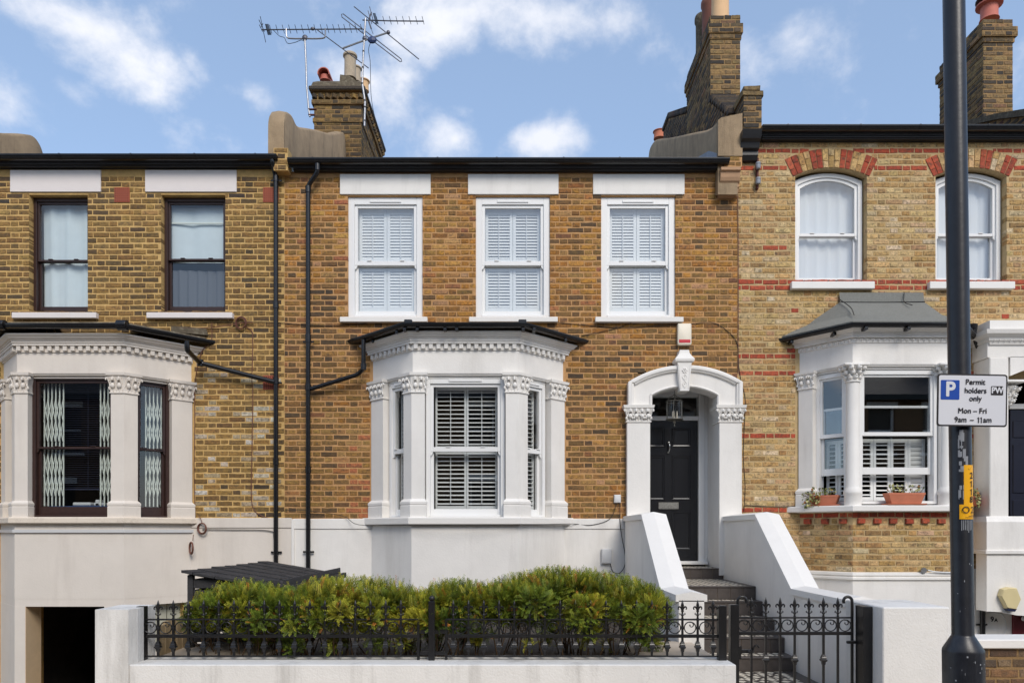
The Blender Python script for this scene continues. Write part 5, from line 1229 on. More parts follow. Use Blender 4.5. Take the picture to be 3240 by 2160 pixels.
def railing_panel(part_of, xs, xa, xb, Y, zb, z2, z1, zfin, zbot=None, collar='all', zc=None):
    for z0, z1_, dep in ((z1 - .006, z1 + .007, .011), (z2 - .013, z2 + .014, .010)): MB().cbox(xa, xb, Y - dep, Y + dep, z0, z1_, .003).build('rail', 'iron', part_of)
    if zbot is not None: MB().cbox(xa, xb, Y - .011, Y + .011, zbot - .006, zbot + .006, .003).build('rail', 'iron', part_of)
    bm_ = MB().cbox(-.008, .008, -.008, .008, 0, 1, .0).mesh('bar', M['iron'])
    sp = xs[1] - xs[0]; fs = (zfin - z1 - .007) / .158
    for i, x in enumerate(xs):
        inst('bar', bm_, part_of, (x, Y, zb), scale=(1, 1, z1 - .006 - zb)); inst('finial', FIN, part_of, (x, Y, z1 + .007), scale=(fs * .93, fs * .93, fs)); inst('bar_band', BAND, part_of, (x, Y, (z1 + z2) / 2))
        if collar == 'all' or i % 2 == 1: inst('bar_collar', COLLAR, part_of, (x, Y, zc))
    for x in [xs[0] - sp / 2] + [x + sp / 2 for x in xs]:
        if xa + .02 < x < xb - .02: inst('scroll', SCR, part_of, (x, Y, (z1 + z2) / 2 + .001), scale=(.98, 1, .98))
Yf = -4.18; PXF = lambda p: PX(p, Yf)
rl = thing('iron_railing', 'black iron railing with fleur-de-lis tops along the low white wall', 'railing', (-.6, Yf, .477))
for a, b, n in ((462, 1326, 0), (1410, 2280, 0)):
    xa, xb = PXF(a), PXF(b); k = int(round((xb - xa) / .1215)); sp = (xb - xa) / k
    railing_panel(rl, [xa + sp * (i + (.9 if a < 500 else .5) - (.4 if a < 500 else 0) + .3 * (a < 500)) for i in range(k - (1 if a < 500 else 0))], xa, xb, Yf, .506, .666, .798, .955, .506, 'all', .585)
for a in (1324, 1412): MB().cbox(PXF(a) - .01, PXF(a) + .01, Yf - .011, Yf + .011, .477, .80, .002).build('stile', 'iron', rl)
for p0, p1, zt in ((437, 462, .905), (1357, 1376, .945), (2271, 2296, .91)):
    MB().cbox(PXF(p0), PXF(p1), Yf - .032, Yf + .032, .47, zt, .003).build('post', 'iron', rl)
MB().ball((PXF(1366.5), Yf, .965), .024, 12, 8).build('ball_finial', 'iron', rl, smooth=80)
for z in (.53, .70): MB().box(PXF(1330), PXF(1358), Yf - .012, Yf + .012, z - .014, z + .014).box(PXF(1376), PXF(1410), Yf - .012, Yf + .012, z - .014, z + .014).build('bracket', 'iron', rl)
Yg = -4.08; G = lambda p: PX(p, Yg)
gt_ = thing('iron_gate', 'black iron garden gate with fleur-de-lis tops in front of the steps', 'gate', (2.3, Yg, .08))
xs = [G(2377.5) + i * .1168 for i in range(7)]
railing_panel(gt_, xs, G(2334), G(2696), Yg, .13, .674, .801, .968, None, 'odd', .463)
MB().cbox(G(2334), G(2696), Yg - .01, Yg + .01, .12, .15, .003).build('rail', 'iron', gt_)
for sx, xg in ((1, G(2334)), (-1, G(2696))):
    pts = [(xg, Yg, .11), (xg, Yg, .6), (xg, Yg, .93)] + [(xg + sx * (.035 - .035 * cos(radians(a))), Yg, .935 + .035 * sin(radians(a))) for a in range(20, 200, 20)] + [(xg + sx * .067, Yg, .918)]
    MB().tube(pts, .0125, 8).build('stile', 'iron', gt_, smooth=50)
hp = thing('gate_post', 'square black steel post at the latch side of the gate', 'post', (G(2317), Yg - .03, .4), 'black steel gate posts')
MB().cbox(G(2305), G(2331), Yg - .06, Yg + .005, .05, .912, .003).build('post_body', 'iron', hp)
hp2 = thing('gate_post', 'square black steel post fixed to the pier at the hinge side of the gate', 'post', (2.815, -4.1, .0), 'black steel gate posts')
MB().cbox(2.775, 2.848, -4.235, -4.10, -.0, .905, .003).build('post_body', 'iron', hp2)
lt = MB().loft([[(G(2336) - .008 + w_ * a, Yg - .035 + b, z) for a, b in ((-1, 0), (1, 0), (1, .03), (-1, .03))] for w_, z in ((.026, .47), (.020, .485), (.022, .52), (.026, .56), (.028, .575))]).build('latch', 'iron', gt_)
MB().cbox(G(2340), G(2383), Yg - .02, Yg + .01, .515, .545, .004).ball((G(2366), Yg - .025, .528), .014).tube(dull([(G(2380), Yg - .02, .545), (G(2386), Yg - .02, .575), (G(2394), Yg - .02, .578), (G(2399), Yg - .02, .562)], 4), .007, 6).build('latch_bar', 'iron', gt_)
hz_ = lambda py: PZ(py, Yg)
MB().lathe([(.006, hz_(2082)), (.014, hz_(2080)), (.008, hz_(2076)), (.017, hz_(2074)), (.019, hz_(2010)), (.013, hz_(2006)), (.013, hz_(2003)), (.006, hz_(2000))], (G(2713), Yg - .03, 0), 12).cbox(G(2674), G(2710), Yg - .04, Yg - .015, hz_(2033), hz_(2024), .004).cbox(G(2715), G(2735), Yg - .05, Yg - .02, hz_(2066), hz_(2052), .004).build('hinge', 'iron', gt_, smooth=40)
# =================================================================== BIN STORE
bs = thing('bin_store', 'black slatted timber bin store with sloping shingled lid behind the hedge', 'bin store', (-2.44, -2.45, .44))
bx0, bx1, by0, by1 = -2.87, -2.01, -3.55, -1.35
zr = lambda x: 1.134 + (x - bx0) / (bx1 - bx0) * (.985 - 1.134)
n = 7
for i in range(n):
    y0, y1 = by0 - .02 + i * (by1 - by0 + .04) / n, by0 - .02 + (i + 1) * (by1 - by0 + .04) / n
    for k in range(5):
        off = .0 if i % 2 else .09
        xa, xb = bx0 - .03 + k * .19 - off + .004, bx0 - .03 + (k + 1) * .19 - off - .004
        xa, xb = max(xa, bx0 - .03), min(xb, bx1 + .03)
        if xb - xa < .02: continue
        j = random.uniform(0, .006)
        MB().add([(xa, y0 - .03, zr(xa) + .016 + j), (xb, y0 - .03, zr(xb) + .016 + j), (xb, y1, zr(xb) + .004 + j), (xa, y1, zr(xa) + .004 + j), (xa, y0 - .03, zr(xa) - .002), (xb, y0 - .03, zr(xb) - .002), (xb, y1, zr(xb) - .012), (xa, y1, zr(xa) - .012)], [(0, 1, 2, 3), (4, 5, 6, 7), (0, 1, 5, 4), (1, 2, 6, 5), (2, 3, 7, 6), (3, 0, 4, 7)]).build('shingle', 'timber_black', bs)
MB().add([(bx0, by0, zr(bx0) - .015), (bx1, by0, zr(bx1) - .015), (bx1, by1, zr(bx1) - .015), (bx0, by1, zr(bx0) - .015)], [(0, 1, 2, 3)]).build('lid_board', 'timber_black', bs)
for x in (bx1 + .012,): MB().add([(x, by0 - .05, zr(x) + .03), (x + .03, by0 - .05, zr(x) + .03), (x + .03, by1 + .02, zr(x) + .03), (x, by1 + .02, zr(x) + .03), (x, by0 - .05, zr(x) - .03), (x + .03, by0 - .05, zr(x) - .03), (x + .03, by1 + .02, zr(x) - .03), (x, by1 + .02, zr(x) - .03)], [(0, 1, 2, 3), (4, 5, 6, 7), (0, 1, 5, 4), (1, 2, 6, 5), (2, 3, 7, 6), (3, 0, 4, 7)]).build('lid_trim', 'timber_black', bs)
for x, y in ((bx0, by0), (bx1 - .05, by0), (bx0, by1 - .05), (bx1 - .05, by1 - .05)): MB().cbox(x, x + .05, y, y + .05, .44, zr(x) - .02, .004).build('post', 'timber_black', bs)
for i in range(6):
    z = .52 + i * .095
    MB().cbox(bx0 + .05, bx1 - .05, by0 + .01, by0 + .028, z, z + .078, .004).build('slat', 'timber_black', bs); MB().cbox(bx0 + .01, bx0 + .028, by0 + .05, by1 - .05, z, z + .078, .004).build('slat', 'timber_black', bs); MB().cbox(bx1 - .028, bx1 - .01, by0 + .05, by1 - .05, z, z + .078, .004).build('slat', 'timber_black', bs)
# =================================================================== YEW HEDGE
def sprays(cent, axis, side, cols, name, mat, parent, n_need=16, length=.10, nl=.026, nw=.0062):
    """needle sprays: every spray is a twig with two ranks of needles"""
    Ns = len(cent); t = (np.arange(n_need) + .5) / n_need; sg = np.where(np.arange(n_need) % 2 == 0, 1., -1.)
    nrm = np.cross(axis, side)
    Ls = length * rng.uniform(.65, 1.25, (Ns, 1))
    base = cent[:, None, :] + axis[:, None, :] * (t[None, :, None] - .5) * Ls[:, None, :]
    dirn = axis[:, None, :] * .62 + side[:, None, :] * sg[None, :, None] * .78 + nrm[:, None, :] * rng.uniform(.0, .35, (Ns, n_need, 1))
    dirn /= np.linalg.norm(dirn, axis=2, keepdims=True)
    ln = nl * (1.05 - .55 * t[None, :, None]) * rng.uniform(.8, 1.2, (Ns, n_need, 1))
    wv = np.cross(dirn, np.repeat(nrm[:, None, :], n_need, 1)); wv /= np.linalg.norm(wv, axis=2, keepdims=True) + 1e-9
    p0 = base; p2 = base + dirn * ln; pm = base + dirn * ln * .5
    V = np.stack([p0, pm + wv * nw / 2, p2, pm - wv * nw / 2], 2).reshape(-1, 3)
    nq = Ns * n_need
    me = bpy.data.meshes.new(name); me.vertices.add(nq * 4); me.vertices.foreach_set('co', V.astype(np.float32).ravel())
    me.loops.add(nq * 4); me.loops.foreach_set('vertex_index', np.arange(nq * 4, dtype=np.int32)); me.polygons.add(nq)
    me.polygons.foreach_set('loop_start', np.arange(0, nq * 4, 4, dtype=np.int32)); me.polygons.foreach_set('loop_total', np.full(nq, 4, np.int32)); me.update(calc_edges=True)
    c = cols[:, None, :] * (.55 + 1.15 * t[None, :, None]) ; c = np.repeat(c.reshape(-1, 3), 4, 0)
    at = me.color_attributes.new('tint', 'FLOAT_COLOR', 'POINT'); at.data.foreach_set('color', np.concatenate([c, np.ones((len(c), 1))], 1).astype(np.float32).ravel())
    me.materials.append(M[mat]); return put(bpy.data.objects.new(name, me), parent)
Yh = -3.78
def yew(label, px0, px1, tops, n_sp, warm=.5, seed=0):
    """tops: (px, py) profile of the crown"""
    r = np.random.default_rng(seed); H = lambda p: PX(p, Yh)
    x0, x1 = H(px0 + 22), H(px1 - 22)
    t = thing('yew_bush', label, 'bush', ((x0 + x1) / 2, Yh, .44), 'yew bushes behind the railings')
    tx = [H(p) for p, _ in tops]; tz = [PZ(q, Yh) - .045 for _, q in tops]
    # crown of overlapping clumps under the profile
    cl = []
    nC = int((x1 - x0) / .014)
    for i in range(nC):
        x = r.uniform(x0, x1); zt = np.interp(x, tx, tz); rad = r.uniform(.05, .13)
        u = r.random(); z = zt - rad * .8 - (u ** 1.1) * (zt - .80) if u < .80 else r.uniform(.52, .80)
        y = Yh + r.uniform(-.40, .26) * (1 if z < zt - .15 else .7)
        cl.append((x, y, z, rad * (.65 if z < .75 else 1)))
    cl = np.array(cl); idx = r.choice(len(cl), n_sp, p=cl[:, 3] ** 2 / np.sum(cl[:, 3] ** 2))
    dv = r.normal(size=(n_sp, 3)); dv[:, 2] += .35; dv[:, 1] -= .25; dv /= np.linalg.norm(dv, axis=1, keepdims=True)
    sh = r.uniform(.72, 1.12, (n_sp, 1))
    P = cl[idx, :3] + dv * cl[idx, 3:4] * sh * (1.15, 1.0, .85)
    ax = dv + r.normal(size=(n_sp, 3)) * .45; ax[:, 2] += .25; ax /= np.linalg.norm(ax, axis=1, keepdims=True)
    sd_ = np.cross(ax, r.normal(size=(n_sp, 3)) * .5 + (0, 0, 1.0)); sd_ /= np.linalg.norm(sd_, axis=1, keepdims=True) + 1e-9
    ns = n_sp // 14                               # stray shoots standing out of the top and face
    tx_ = r.uniform(x0 + .04, x1 - .04, ns); P[:ns] = np.stack([tx_, Yh + r.uniform(-.3, .15, ns), np.interp(tx_, tx, tz) + r.uniform(-.05, .06, ns)], 1)
    ax[:ns] = np.stack([r.normal(0, .45, ns), r.normal(-.1, .3, ns), np.ones(ns)], 1); ax[:ns] /= np.linalg.norm(ax[:ns], axis=1, keepdims=True)
    sd_[:ns] = np.cross(ax[:ns], r.normal(size=(ns, 3))); sd_[:ns] /= np.linalg.norm(sd_[:ns], axis=1, keepdims=True) + 1e-9
    hue = r.random((len(cl), 1)); h = np.clip(hue[idx] * .75 + r.random((n_sp, 1)) * .4 + (warm - .50), 0, 1)
    dark, mid_, yel = np.array(lin(44, 64, 26)), np.array(lin(98, 114, 34)), np.array(lin(160, 152, 46))
    col = np.where(h < .5, dark + (mid_ - dark) * h * 2, mid_ + (yel - mid_) * (h - .5) * 2) * r.uniform(.75, 1.2, (n_sp, 1))
    brown = r.random(n_sp) < .03; col[brown] = np.array(lin(176, 112, 48)) * r.uniform(.6, 1.1, (brown.sum(), 1))
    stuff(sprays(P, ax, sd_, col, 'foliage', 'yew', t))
    m = MB()
    for i in range(int((x1 - x0) / .028)):
        x = r.uniform(x0, x1); zt = np.interp(x, tx, tz); a = np.array((x, Yh + r.uniform(-.2, .2), .43)); b = a + (r.uniform(-.12, .12), r.uniform(-.15, .15), (zt - .5) * r.uniform(.5, .85))
        m.tube(dull([a, (a + b) / 2 + r.uniform(-.04, .04, 3), b], 3), [.006, .006, .0055, .005, .004, .003, .002], 5)
        for _ in range(2): c = a + (b - a) * r.uniform(.25, .8); m.tube([c, c + (r.uniform(-.12, .12), r.uniform(-.18, .05), r.uniform(.02, .12))], .0025, 4)
    stuff(m.build('stem', 'stem', t))
yew('olive yew bush at the left, in front of the bin store', 600, 1032, [(600, 1940), (650, 1888), (720, 1852), (800, 1846), (880, 1862), (960, 1872), (1010, 1880)], 9000, .44, 1)
yew('yellow-green yew bush with a rounded top just left of the middle railing post', 930, 1392, [(930, 1858), (1020, 1838), (1100, 1838), (1180, 1835), (1260, 1850), (1330, 1872), (1370, 1880)], 9000, .56, 2)
yew('yew bush with upright tips just right of the middle railing post', 1322, 1664, [(1322, 1872), (1390, 1845), (1450, 1842), (1540, 1852), (1600, 1835), (1640, 1828)], 7000, .5, 3)
yew('tallest yew bush at the right end of the hedge, beside the stair wall', 1586, 2118, [(1586, 1838), (1680, 1815), (1760, 1805), (1840, 1808), (1920, 1826), (2000, 1840), (2070, 1862), (2110, 1910)], 12500, .5, 4)
# =================================================================== LAMP POST, SIGN, STICKERS
Yl = -6.45; XL = lambda p: PX(p, Yl); ZL_ = lambda p: PZ(p, Yl)
lamp = thing('lamp_post', 'black steel street lamp post with wide base, standing before the right house', 'lamp post', (XL(3052), Yl, 0))
r1, r2 = .0485, .091
slope_x = (XL(3018) - XL(3046)) / (ZL_(0) - ZL_(1950)); ctr = lambda z: XL(3046) + (z - ZL_(1950)) * slope_x
zs = ZL_(2012)
prof = [(r2, 0), (r2, ZL_(2060)), (r2 * .985, ZL_(2052)), (r1 * 1.10, zs), (r1 * 1.04, zs + .004), (r1, zs + .012), (r1, 3), (r1 * .985, 5.2)]
pl = MB().loft([[(ctr(z) + r_ * cos(2 * pi * j / 32), Yl + r_ * sin(2 * pi * j / 32), z) for j in range(32)] for r_, z in prof]).build('post_shaft', 'post', lamp, smooth=35)
MB().tube([(ctr(5.2), Yl, 5.15), (ctr(5.2) - .1, Yl + .05, 5.5), (ctr(5.2) - .6, Yl + .3, 5.62)], .03, 10).build('lamp_arm', 'post', lamp, smooth=50)
MB().ball((ctr(5.2) - .8, Yl + .4, 5.62), (.3, .12, .06), 14, 8).build('lamp_head', 'box_grey', lamp, smooth=60)
MB().cbox(ctr(.4) - .045, ctr(.4) + .045, Yl - r2 - .006, Yl - r2 + .03, .12, .62, .006).build('service_door', 'post', lamp)
def patch(cx_, rr, a0, a1, z0, z1, n=8):
    """strip bent round the post; angles measured from straight ahead, positive to the right"""
    m = MB(); A = [radians(a0 + (a1 - a0) * i / n) for i in range(n + 1)]
    m.loft([[(cx_ + rr * sin(a), Yl - rr * cos(a), z0) for a in A], [(cx_ + rr * sin(a), Yl - rr * cos(a), z1) for a in A]], cap=False, closed=False); return m
rs = random.Random(4)
for i in range(26):
    z = ZL_(rs.uniform(1385, 1600)); a = rs.uniform(-48, -4); patch(ctr(z), r1 + .0006, a, a + rs.uniform(4, 20), z, z + rs.uniform(.008, .05), 4).build('sticker_residue', 'scrape', lamp)
for i in range(7):
    z = ZL_(1675); a = -32 + i * 9; patch(ctr(z), r1 + .0006, a, a + 4, z - rs.uniform(.0, .02), ZL_(1645), 2).build('sticker_residue', 'scrape', lamp)
for i in range(34):                               # chips and scuffs down the shaft and base
    hi = rs.random() < .55; z = ZL_(rs.uniform(1690, 1990)) if hi else rs.uniform(ZL_(2155), ZL_(2064)); a = rs.uniform(-70, 70); rr_ = (r1 if hi else r2) + .0005
    if rs.random() < .25 and hi: z = ZL_(rs.uniform(850, 1160))
    patch(ctr(z), rr_, a, a + rs.uniform(1, 5), z, z + rs.uniform(.002, .012), 2).build('paint_chip', 'scrape', lamp)
patch(ctr(ZL_(1925)), r1 + .0012, 48, 84, ZL_(1945), ZL_(1912), 6).build('torn_sticker', 'sign_white', lamp)
stk = thing('number_sticker', 'yellow sticker strip reading 2118 02 wrapped on the black lamp post', 'sticker', (ctr(ZL_(1550)), Yl - r1, ZL_(1550)))
zt0, zt1, zt2 = ZL_(1473), ZL_(1597), ZL_(1642)
patch(ctr(ZL_(1540)), r1 + .0012, -17, 72, zt1, zt0, 12).build('sticker_upper', 'yellow', stk); patch(ctr(ZL_(1620)), r1 + .0016, -40, 74, zt2, zt1 + .001, 14).build('sticker_lower', 'yellow', stk)
from mathutils import Matrix
def glyphs(body, size, bold=.0, align='CENTER'):
    cu = bpy.data.curves.new('t', 'FONT'); cu.body = body; cu.size = size; cu.align_x = align; cu.align_y = 'CENTER'; cu.extrude = 0; cu.resolution_u = 4
    o = bpy.data.objects.new('t', cu); COL.objects.link(o); bpy.context.view_layer.update()
    me = bpy.data.meshes.new_from_object(o.evaluated_get(bpy.context.evaluated_depsgraph_get())); bpy.data.objects.remove(o); bpy.data.curves.remove(cu)
    me.transform(Matrix.Rotation(radians(90), 4, 'X')); me.materials.clear()
    if bold:                                      # heavier strokes: the same outline laid down a few times, a hair apart
        bm = bmesh.new()
        for i, (ox, oz) in enumerate(((0, 0), (bold, 0), (-bold, 0), (0, bold), (0, -bold), (bold * .7, bold * .7), (-bold * .7, bold * .7), (bold * .7, -bold * .7), (-bold * .7, -bold * .7))):
            c_ = me.copy(); c_.transform(Matrix.Translation((ox, -.00006 * i, oz))); bm.from_mesh(c_); bpy.data.meshes.remove(c_)
        bm.to_mesh(me); bm.free()
    return me
def one(size):
    """numeral 1 with its flag, as on the sticker and the sign"""
    h, w_ = size * .36, size * .055; m = MB()
    pts = [(-w_, -h), (w_, -h), (w_, h), (-w_ * .4, h), (-size * .20, h * .62), (-size * .16, h * .44), (-w_, h * .62)]
    m.add([(x, 0, z) for x, z in pts], [tuple(range(len(pts)))]); return m.mesh('lettering', M['sign_black'], recalc=False)
def lettering(parent, body, size, x, y, z, mat='sign_black', bold=0, wrap=None, sx=1):
    me = one(size) if body == '1' else glyphs(body, size, bold)
    me.materials.clear(); me.materials.append(M[mat])
    if wrap:
        for v in me.vertices:
            a = v.co.x * sx / wrap + (x - ctr(z)) / wrap; v.co = (ctr(z) + wrap * sin(a), Yl - wrap * cos(a), z + v.co.z)
        return put(bpy.data.objects.new('lettering', me), parent)
    for v in me.vertices: v.co.x *= sx
    return put(bpy.data.objects.new('lettering', me), parent, (x, y, z))
xc = ctr(ZL_(1540)) + r1 * radians(27)
for ch_, py in (('2', 1507), ('1', 1532), ('1', 1557), ('8', 1581)): lettering(stk, ch_, .042, xc, 0, ZL_(py), bold=.0006, wrap=r1 + .0045)
lettering(stk, 'O', .046, ctr(ZL_(1615)) + r1 * radians(-10), 0, ZL_(1614), bold=0, wrap=r1 + .0055); lettering(stk, '2', .044, ctr(ZL_(1615)) + r1 * radians(30), 0, ZL_(1614), bold=0, wrap=r1 + .0055)
m = MB()
for i, (a, b) in enumerate(((20, 66), (5, 66), (-12, 68))):
    m2 = patch(ctr(ZL_(1632)), r1 + .0022, a, b, ZL_(1629 + i * 4.4), ZL_(1627.4 + i * 4.4), 8); m.add(m2.v, m2.f)
m.build('small_print', 'sign_black', stk)
sg_ = MB(); a = radians
pts = [(math.radians(8 + 50 * t), ZL_(1484 + 5 * sin(t * 9) - 4 * t)) for t in np.linspace(0, 1, 20)]
sg_.tube([(ctr(1.9) + (r1 + .002) * sin(q), Yl - (r1 + .002) * cos(q), z) for q, z in pts], .0007, 4).build('signature_mark', 'sign_black', stk)
sign = thing('parking_sign', 'white permit parking sign with blue P on the black lamp post', 'sign', (XL(3076), Yl - r1, ZL_(1265)))
ys = Yl - r1 - .018; tilt = radians(.9)
Xs = lambda p: PX(p, ys); Zs = lambda p: PZ(p, ys)
cxs, czs = Xs(3076), Zs(1266)
W2, H2 = (Xs(3187) - Xs(2965)) / 2, (Zs(1183) - Zs(1349)) / 2
def rrect(w_, h_, r_, cx_=0, cz_=0):
    out = []
    for sx, sz, a0 in ((1, 1, 0), (-1, 1, 90), (-1, -1, 180), (1, -1, 270)):
        for k in range(6): a = radians(a0 + 18 * k); out.append((cx_ + sx * (w_ - r_) + r_ * cos(a), cz_ + sz * (h_ - r_) + r_ * sin(a)))
    return out
plate = MB().prism(rrect(W2, H2, .014), 0, .003).build('sign_plate', 'sign_black', sign, (cxs, ys, czs)); plate.rotation_euler = (0, tilt, 0)
def on(poly, y, mat, name):
    return MB().prism(poly, y, y + .001).build(name, mat, plate)
on(rrect(W2 - .0075, H2 - .0075, .009), -.0012, 'sign_white', 'sign_face')
k_ = 1 / S(ys); loc = lambda px, py: ((px - 3076) * k_, (1266 - py) * k_)
c = loc(3005, 1234); on(rrect(.0445, .0465, .004, c[0], c[1]), -.0024, 'sign_blue', 'blue_panel')
c2 = loc(3153.5, 1234.5); on(rrect(.029, .0215, .004, c2[0], c2[1]), -.0024, 'sign_black', 'black_panel')
def word(body, size, px, py, mat='sign_black', bold=.0007, sx=.97):
    me = one(size) if body == '1' else glyphs(body, size, bold)
    me.materials.clear(); me.materials.append(M[mat]); x, z = loc(px, py)
    for v in me.vertices: v.co.x *= sx
    put(bpy.data.objects.new('lettering', me), plate, (x, -.0036, z))
word('P', .096, 3005, 1234, 'sign_white', .0035, .95)
word('PW', .040, 3153.5, 1234.5, 'sign_white', .0016, .9)
word('Permit', .036, 3084, 1209); word('holders', .036, 3085, 1236); word('only', .036, 3085, 1261); word('Mon – Fri', .036, 3076, 1300); word('9am', .036, 3039, 1328); word('–', .036, 3075, 1328); word('1', .039, 3096, 1328.3, bold=.001); word('1', .039, 3105, 1328.3); word('am', .036, 3124, 1328)
for z in (.05, -.05): MB().lathe([(r1 + .001, -.012), (r1 + .004, -.011), (r1 + .004, .011), (r1 + .001, .012)], (ctr(czs), Yl, czs + z), 24).build('sign_clamp', 'alu', sign)
# =================================================================== LANTERN
Yn = .12; ln = lambda px, py: (PX(px, Yn), Yn, PZ(py, Yn))
lan = thing('porch_lantern', 'glass cylinder lantern hanging in the porch arch above the black door', 'lantern', ln(2134, 1330))
c = ln(2134, 1300); r = PX(2159, Yn) - c[0]
zt, zb = PZ(1270, Yn), PZ(1327, Yn)
MB().lathe([(r, zb), (r, zt)], (c[0], c[1], 0), 20).build('glass_cylinder', 'glass_clear', lan, smooth=50)
m = MB()
for z in (zt, zb): m.tube([(c[0] + (r + .006) * cos(2 * pi * i / 24), c[1] + (r + .006) * sin(2 * pi * i / 24), z) for i in range(24)], .006, 6, closed=True)
for i in range(6): a = 2 * pi * i / 6 + .2; m.tube([(c[0] + (r + .004) * cos(a), c[1] + (r + .004) * sin(a), zb), (c[0] + (r + .004) * cos(a), c[1] + (r + .004) * sin(a), zt)], .004, 5)
for i in range(3):
    a = 2 * pi * i / 3 + .4; m.tube(dull([(c[0] + r * cos(a), c[1] + r * sin(a), zt), (c[0] + r * .75 * cos(a), c[1] + r * .75 * sin(a), zt + .06), (c[0] + r * .35 * cos(a), c[1] + r * .35 * sin(a), zt + .075), (c[0], c[1], PZ(1247, Yn))], 4), .0045, 5)
m.tube([(c[0], c[1], PZ(1236, Yn)), (c[0], c[1], PZ(1272, Yn))], .004, 5)
m.build('lantern_frame', 'lantern', lan, smooth=50)
MB().lathe([(.001, PZ(1349, Yn)), (.010, PZ(1347, Yn)), (.004, PZ(1342, Yn)), (.018, PZ(1336, Yn)), (.022, PZ(1332, Yn)), (r + .006, zb + .002)], (c[0], c[1], 0), 16).build('lantern_base', 'lantern', lan, smooth=50)
for i in range(3): a = 2 * pi * i / 3; MB().lathe([(.010, zb + .01), (.010, zb + .09), (.006, zb + .12)], (c[0] + .035 * cos(a), c[1] + .035 * sin(a), 0), 8).build('candle', 'box_cream', lan)
MB().tube([(c[0], c[1], PZ(1240, Yn)), (c[0] - .0, c[1], 3.70)], .0035, 5).build('lantern_chain', 'lantern', lan)
# =================================================================== BOXES ON THE WALLS
ya = -.06
ab = thing('alarm_box', 'cream burglar alarm box with red strip above the white door arch', 'alarm box', (PX(2166, ya), 0, PZ(1055, ya)))
def rbox(x0, x1, z0, z1, y0, y1, rr=.02):
    cx_, cz_ = (x0 + x1) / 2, (z0 + z1) / 2; w_, h_ = (x1 - x0) / 2, (z1 - z0) / 2
    return MB().loft([[(x, y, z) for x, z in rrect(w_ - i, h_ - i, max(.004, rr - i * .5), cx_, cz_)] for y, i in ((y1, 0), (y0 + .012, 0), (y0 + .004, .004), (y0, .012))])
ax0, ax1 = PX(2144, ya), PX(2188, ya)
rbox(ax0, ax1, PZ(1091, ya), PZ(1023, ya), -.07, -.012).build('alarm_case', 'box_cream', ab, smooth=30)
rbox(ax0 + .012, ax1 - .012, PZ(1086, ya), PZ(1073, ya), -.0735, -.06, .008).build('alarm_lens', 'red_plastic', ab)
jb = thing('junction_box', 'small pale grey box on the brickwork left of the porch pilaster', 'box', (PX(1954), 0, PZ(1576)), 'small cable boxes on the middle house')
rbox(PX(1943, -.04), PX(1965, -.04), PZ(1590, -.04), PZ(1564, -.04), -.045, -.0, .008).build('box_case', 'box_grey', jb, smooth=30)
jb2 = thing('junction_box', 'white cable box on the white rendered base beside the stair wall', 'box', (PX(1919), 0, PZ(1758)), 'small cable boxes on the middle house')
rbox(PX(1903, -.06), PX(1935, -.06), PZ(1782, -.06), PZ(1735, -.06), -.085, -.03, .01).build('box_case', 'box_grey', jb2, smooth=30)
ab2 = thing('alarm_box', 'hexagonal yellowed alarm siren on the white wall at far right', 'alarm box', (PX(3190, -.45), -.42, PZ(1890, -.45)))
y5 = -.45; hx = [(3166, 1862), (3186, 1856), (3212, 1858), (3226, 1895), (3210, 1929), (3180, 1924), (3159, 1883)]
hexp = [(PX(a, y5), PZ(b, y5)) for a, b in hx]; ccx = sum(p[0] for p in hexp) / 7; ccz = sum(p[1] for p in hexp) / 7
MB().loft([[(ccx + (x - ccx) * k, y, ccz + (z - ccz) * k) for x, z in hexp] for y, k in ((-.424, 1), (-.48, .97), (-.50, .88))]).build('alarm_case', 'box_yellowed', ab2)
MB().prism([(PX(3180, y5), PZ(1923, y5)), (PX(3211, y5), PZ(1924, y5)), (PX(3205, y5), PZ(1933, y5)), (PX(3184, y5), PZ(1931, y5))], -.49, -.424).build('alarm_lens', 'navy', ab2)
nm = thing('house_number', 'dark characters 9A on the white basement wall at far right', 'number', (PX(3140), -.03, PZ(1958)))
me = glyphs('9', .095, .003); me.materials.append(M['sign_black']); put(bpy.data.objects.new('lettering', me), nm, (PX(3134), -.036, PZ(1957)))
me = glyphs('A', .065, .003); me.materials.append(M['sign_black']); put(bpy.data.objects.new('lettering', me), nm, (PX(3146), -.036, PZ(1960)))
ins = thing('cable_insulator', 'pair of grey insulators on a bracket high on the pale brick wall', 'insulator', (PX(2397), 0, PZ(550)))
for py in (525, 573): MB().lathe([(.03, -.045), (.034, -.03), (.034, .01), (.028, .014), (.034, .02), (.034, .04), (.02, .045)], (PX(2398, -.06), -.07, PZ(py, -.06)), 14).build('insulator_body', 'lead', ins, smooth=40)
MB().cbox(PX(2391), PX(2397), -.05, -.004, PZ(602), PZ(505), .003).build('insulator_bracket', 'rust', ins)
ju = thing('junction_box', 'round grey conduit box above the white plinth of the right bay', 'box', (PX(2922, -.6), -.6, PZ(1803, -.6)))
MB().lathe([(.035, 0), (.037, .01), (.034, .03), (.01, .034)], (0, 0, 0), 16, 'y').build('box_case', 'alu', ju, (PX(2922, -.6), -.62, PZ(1803, -.6)))
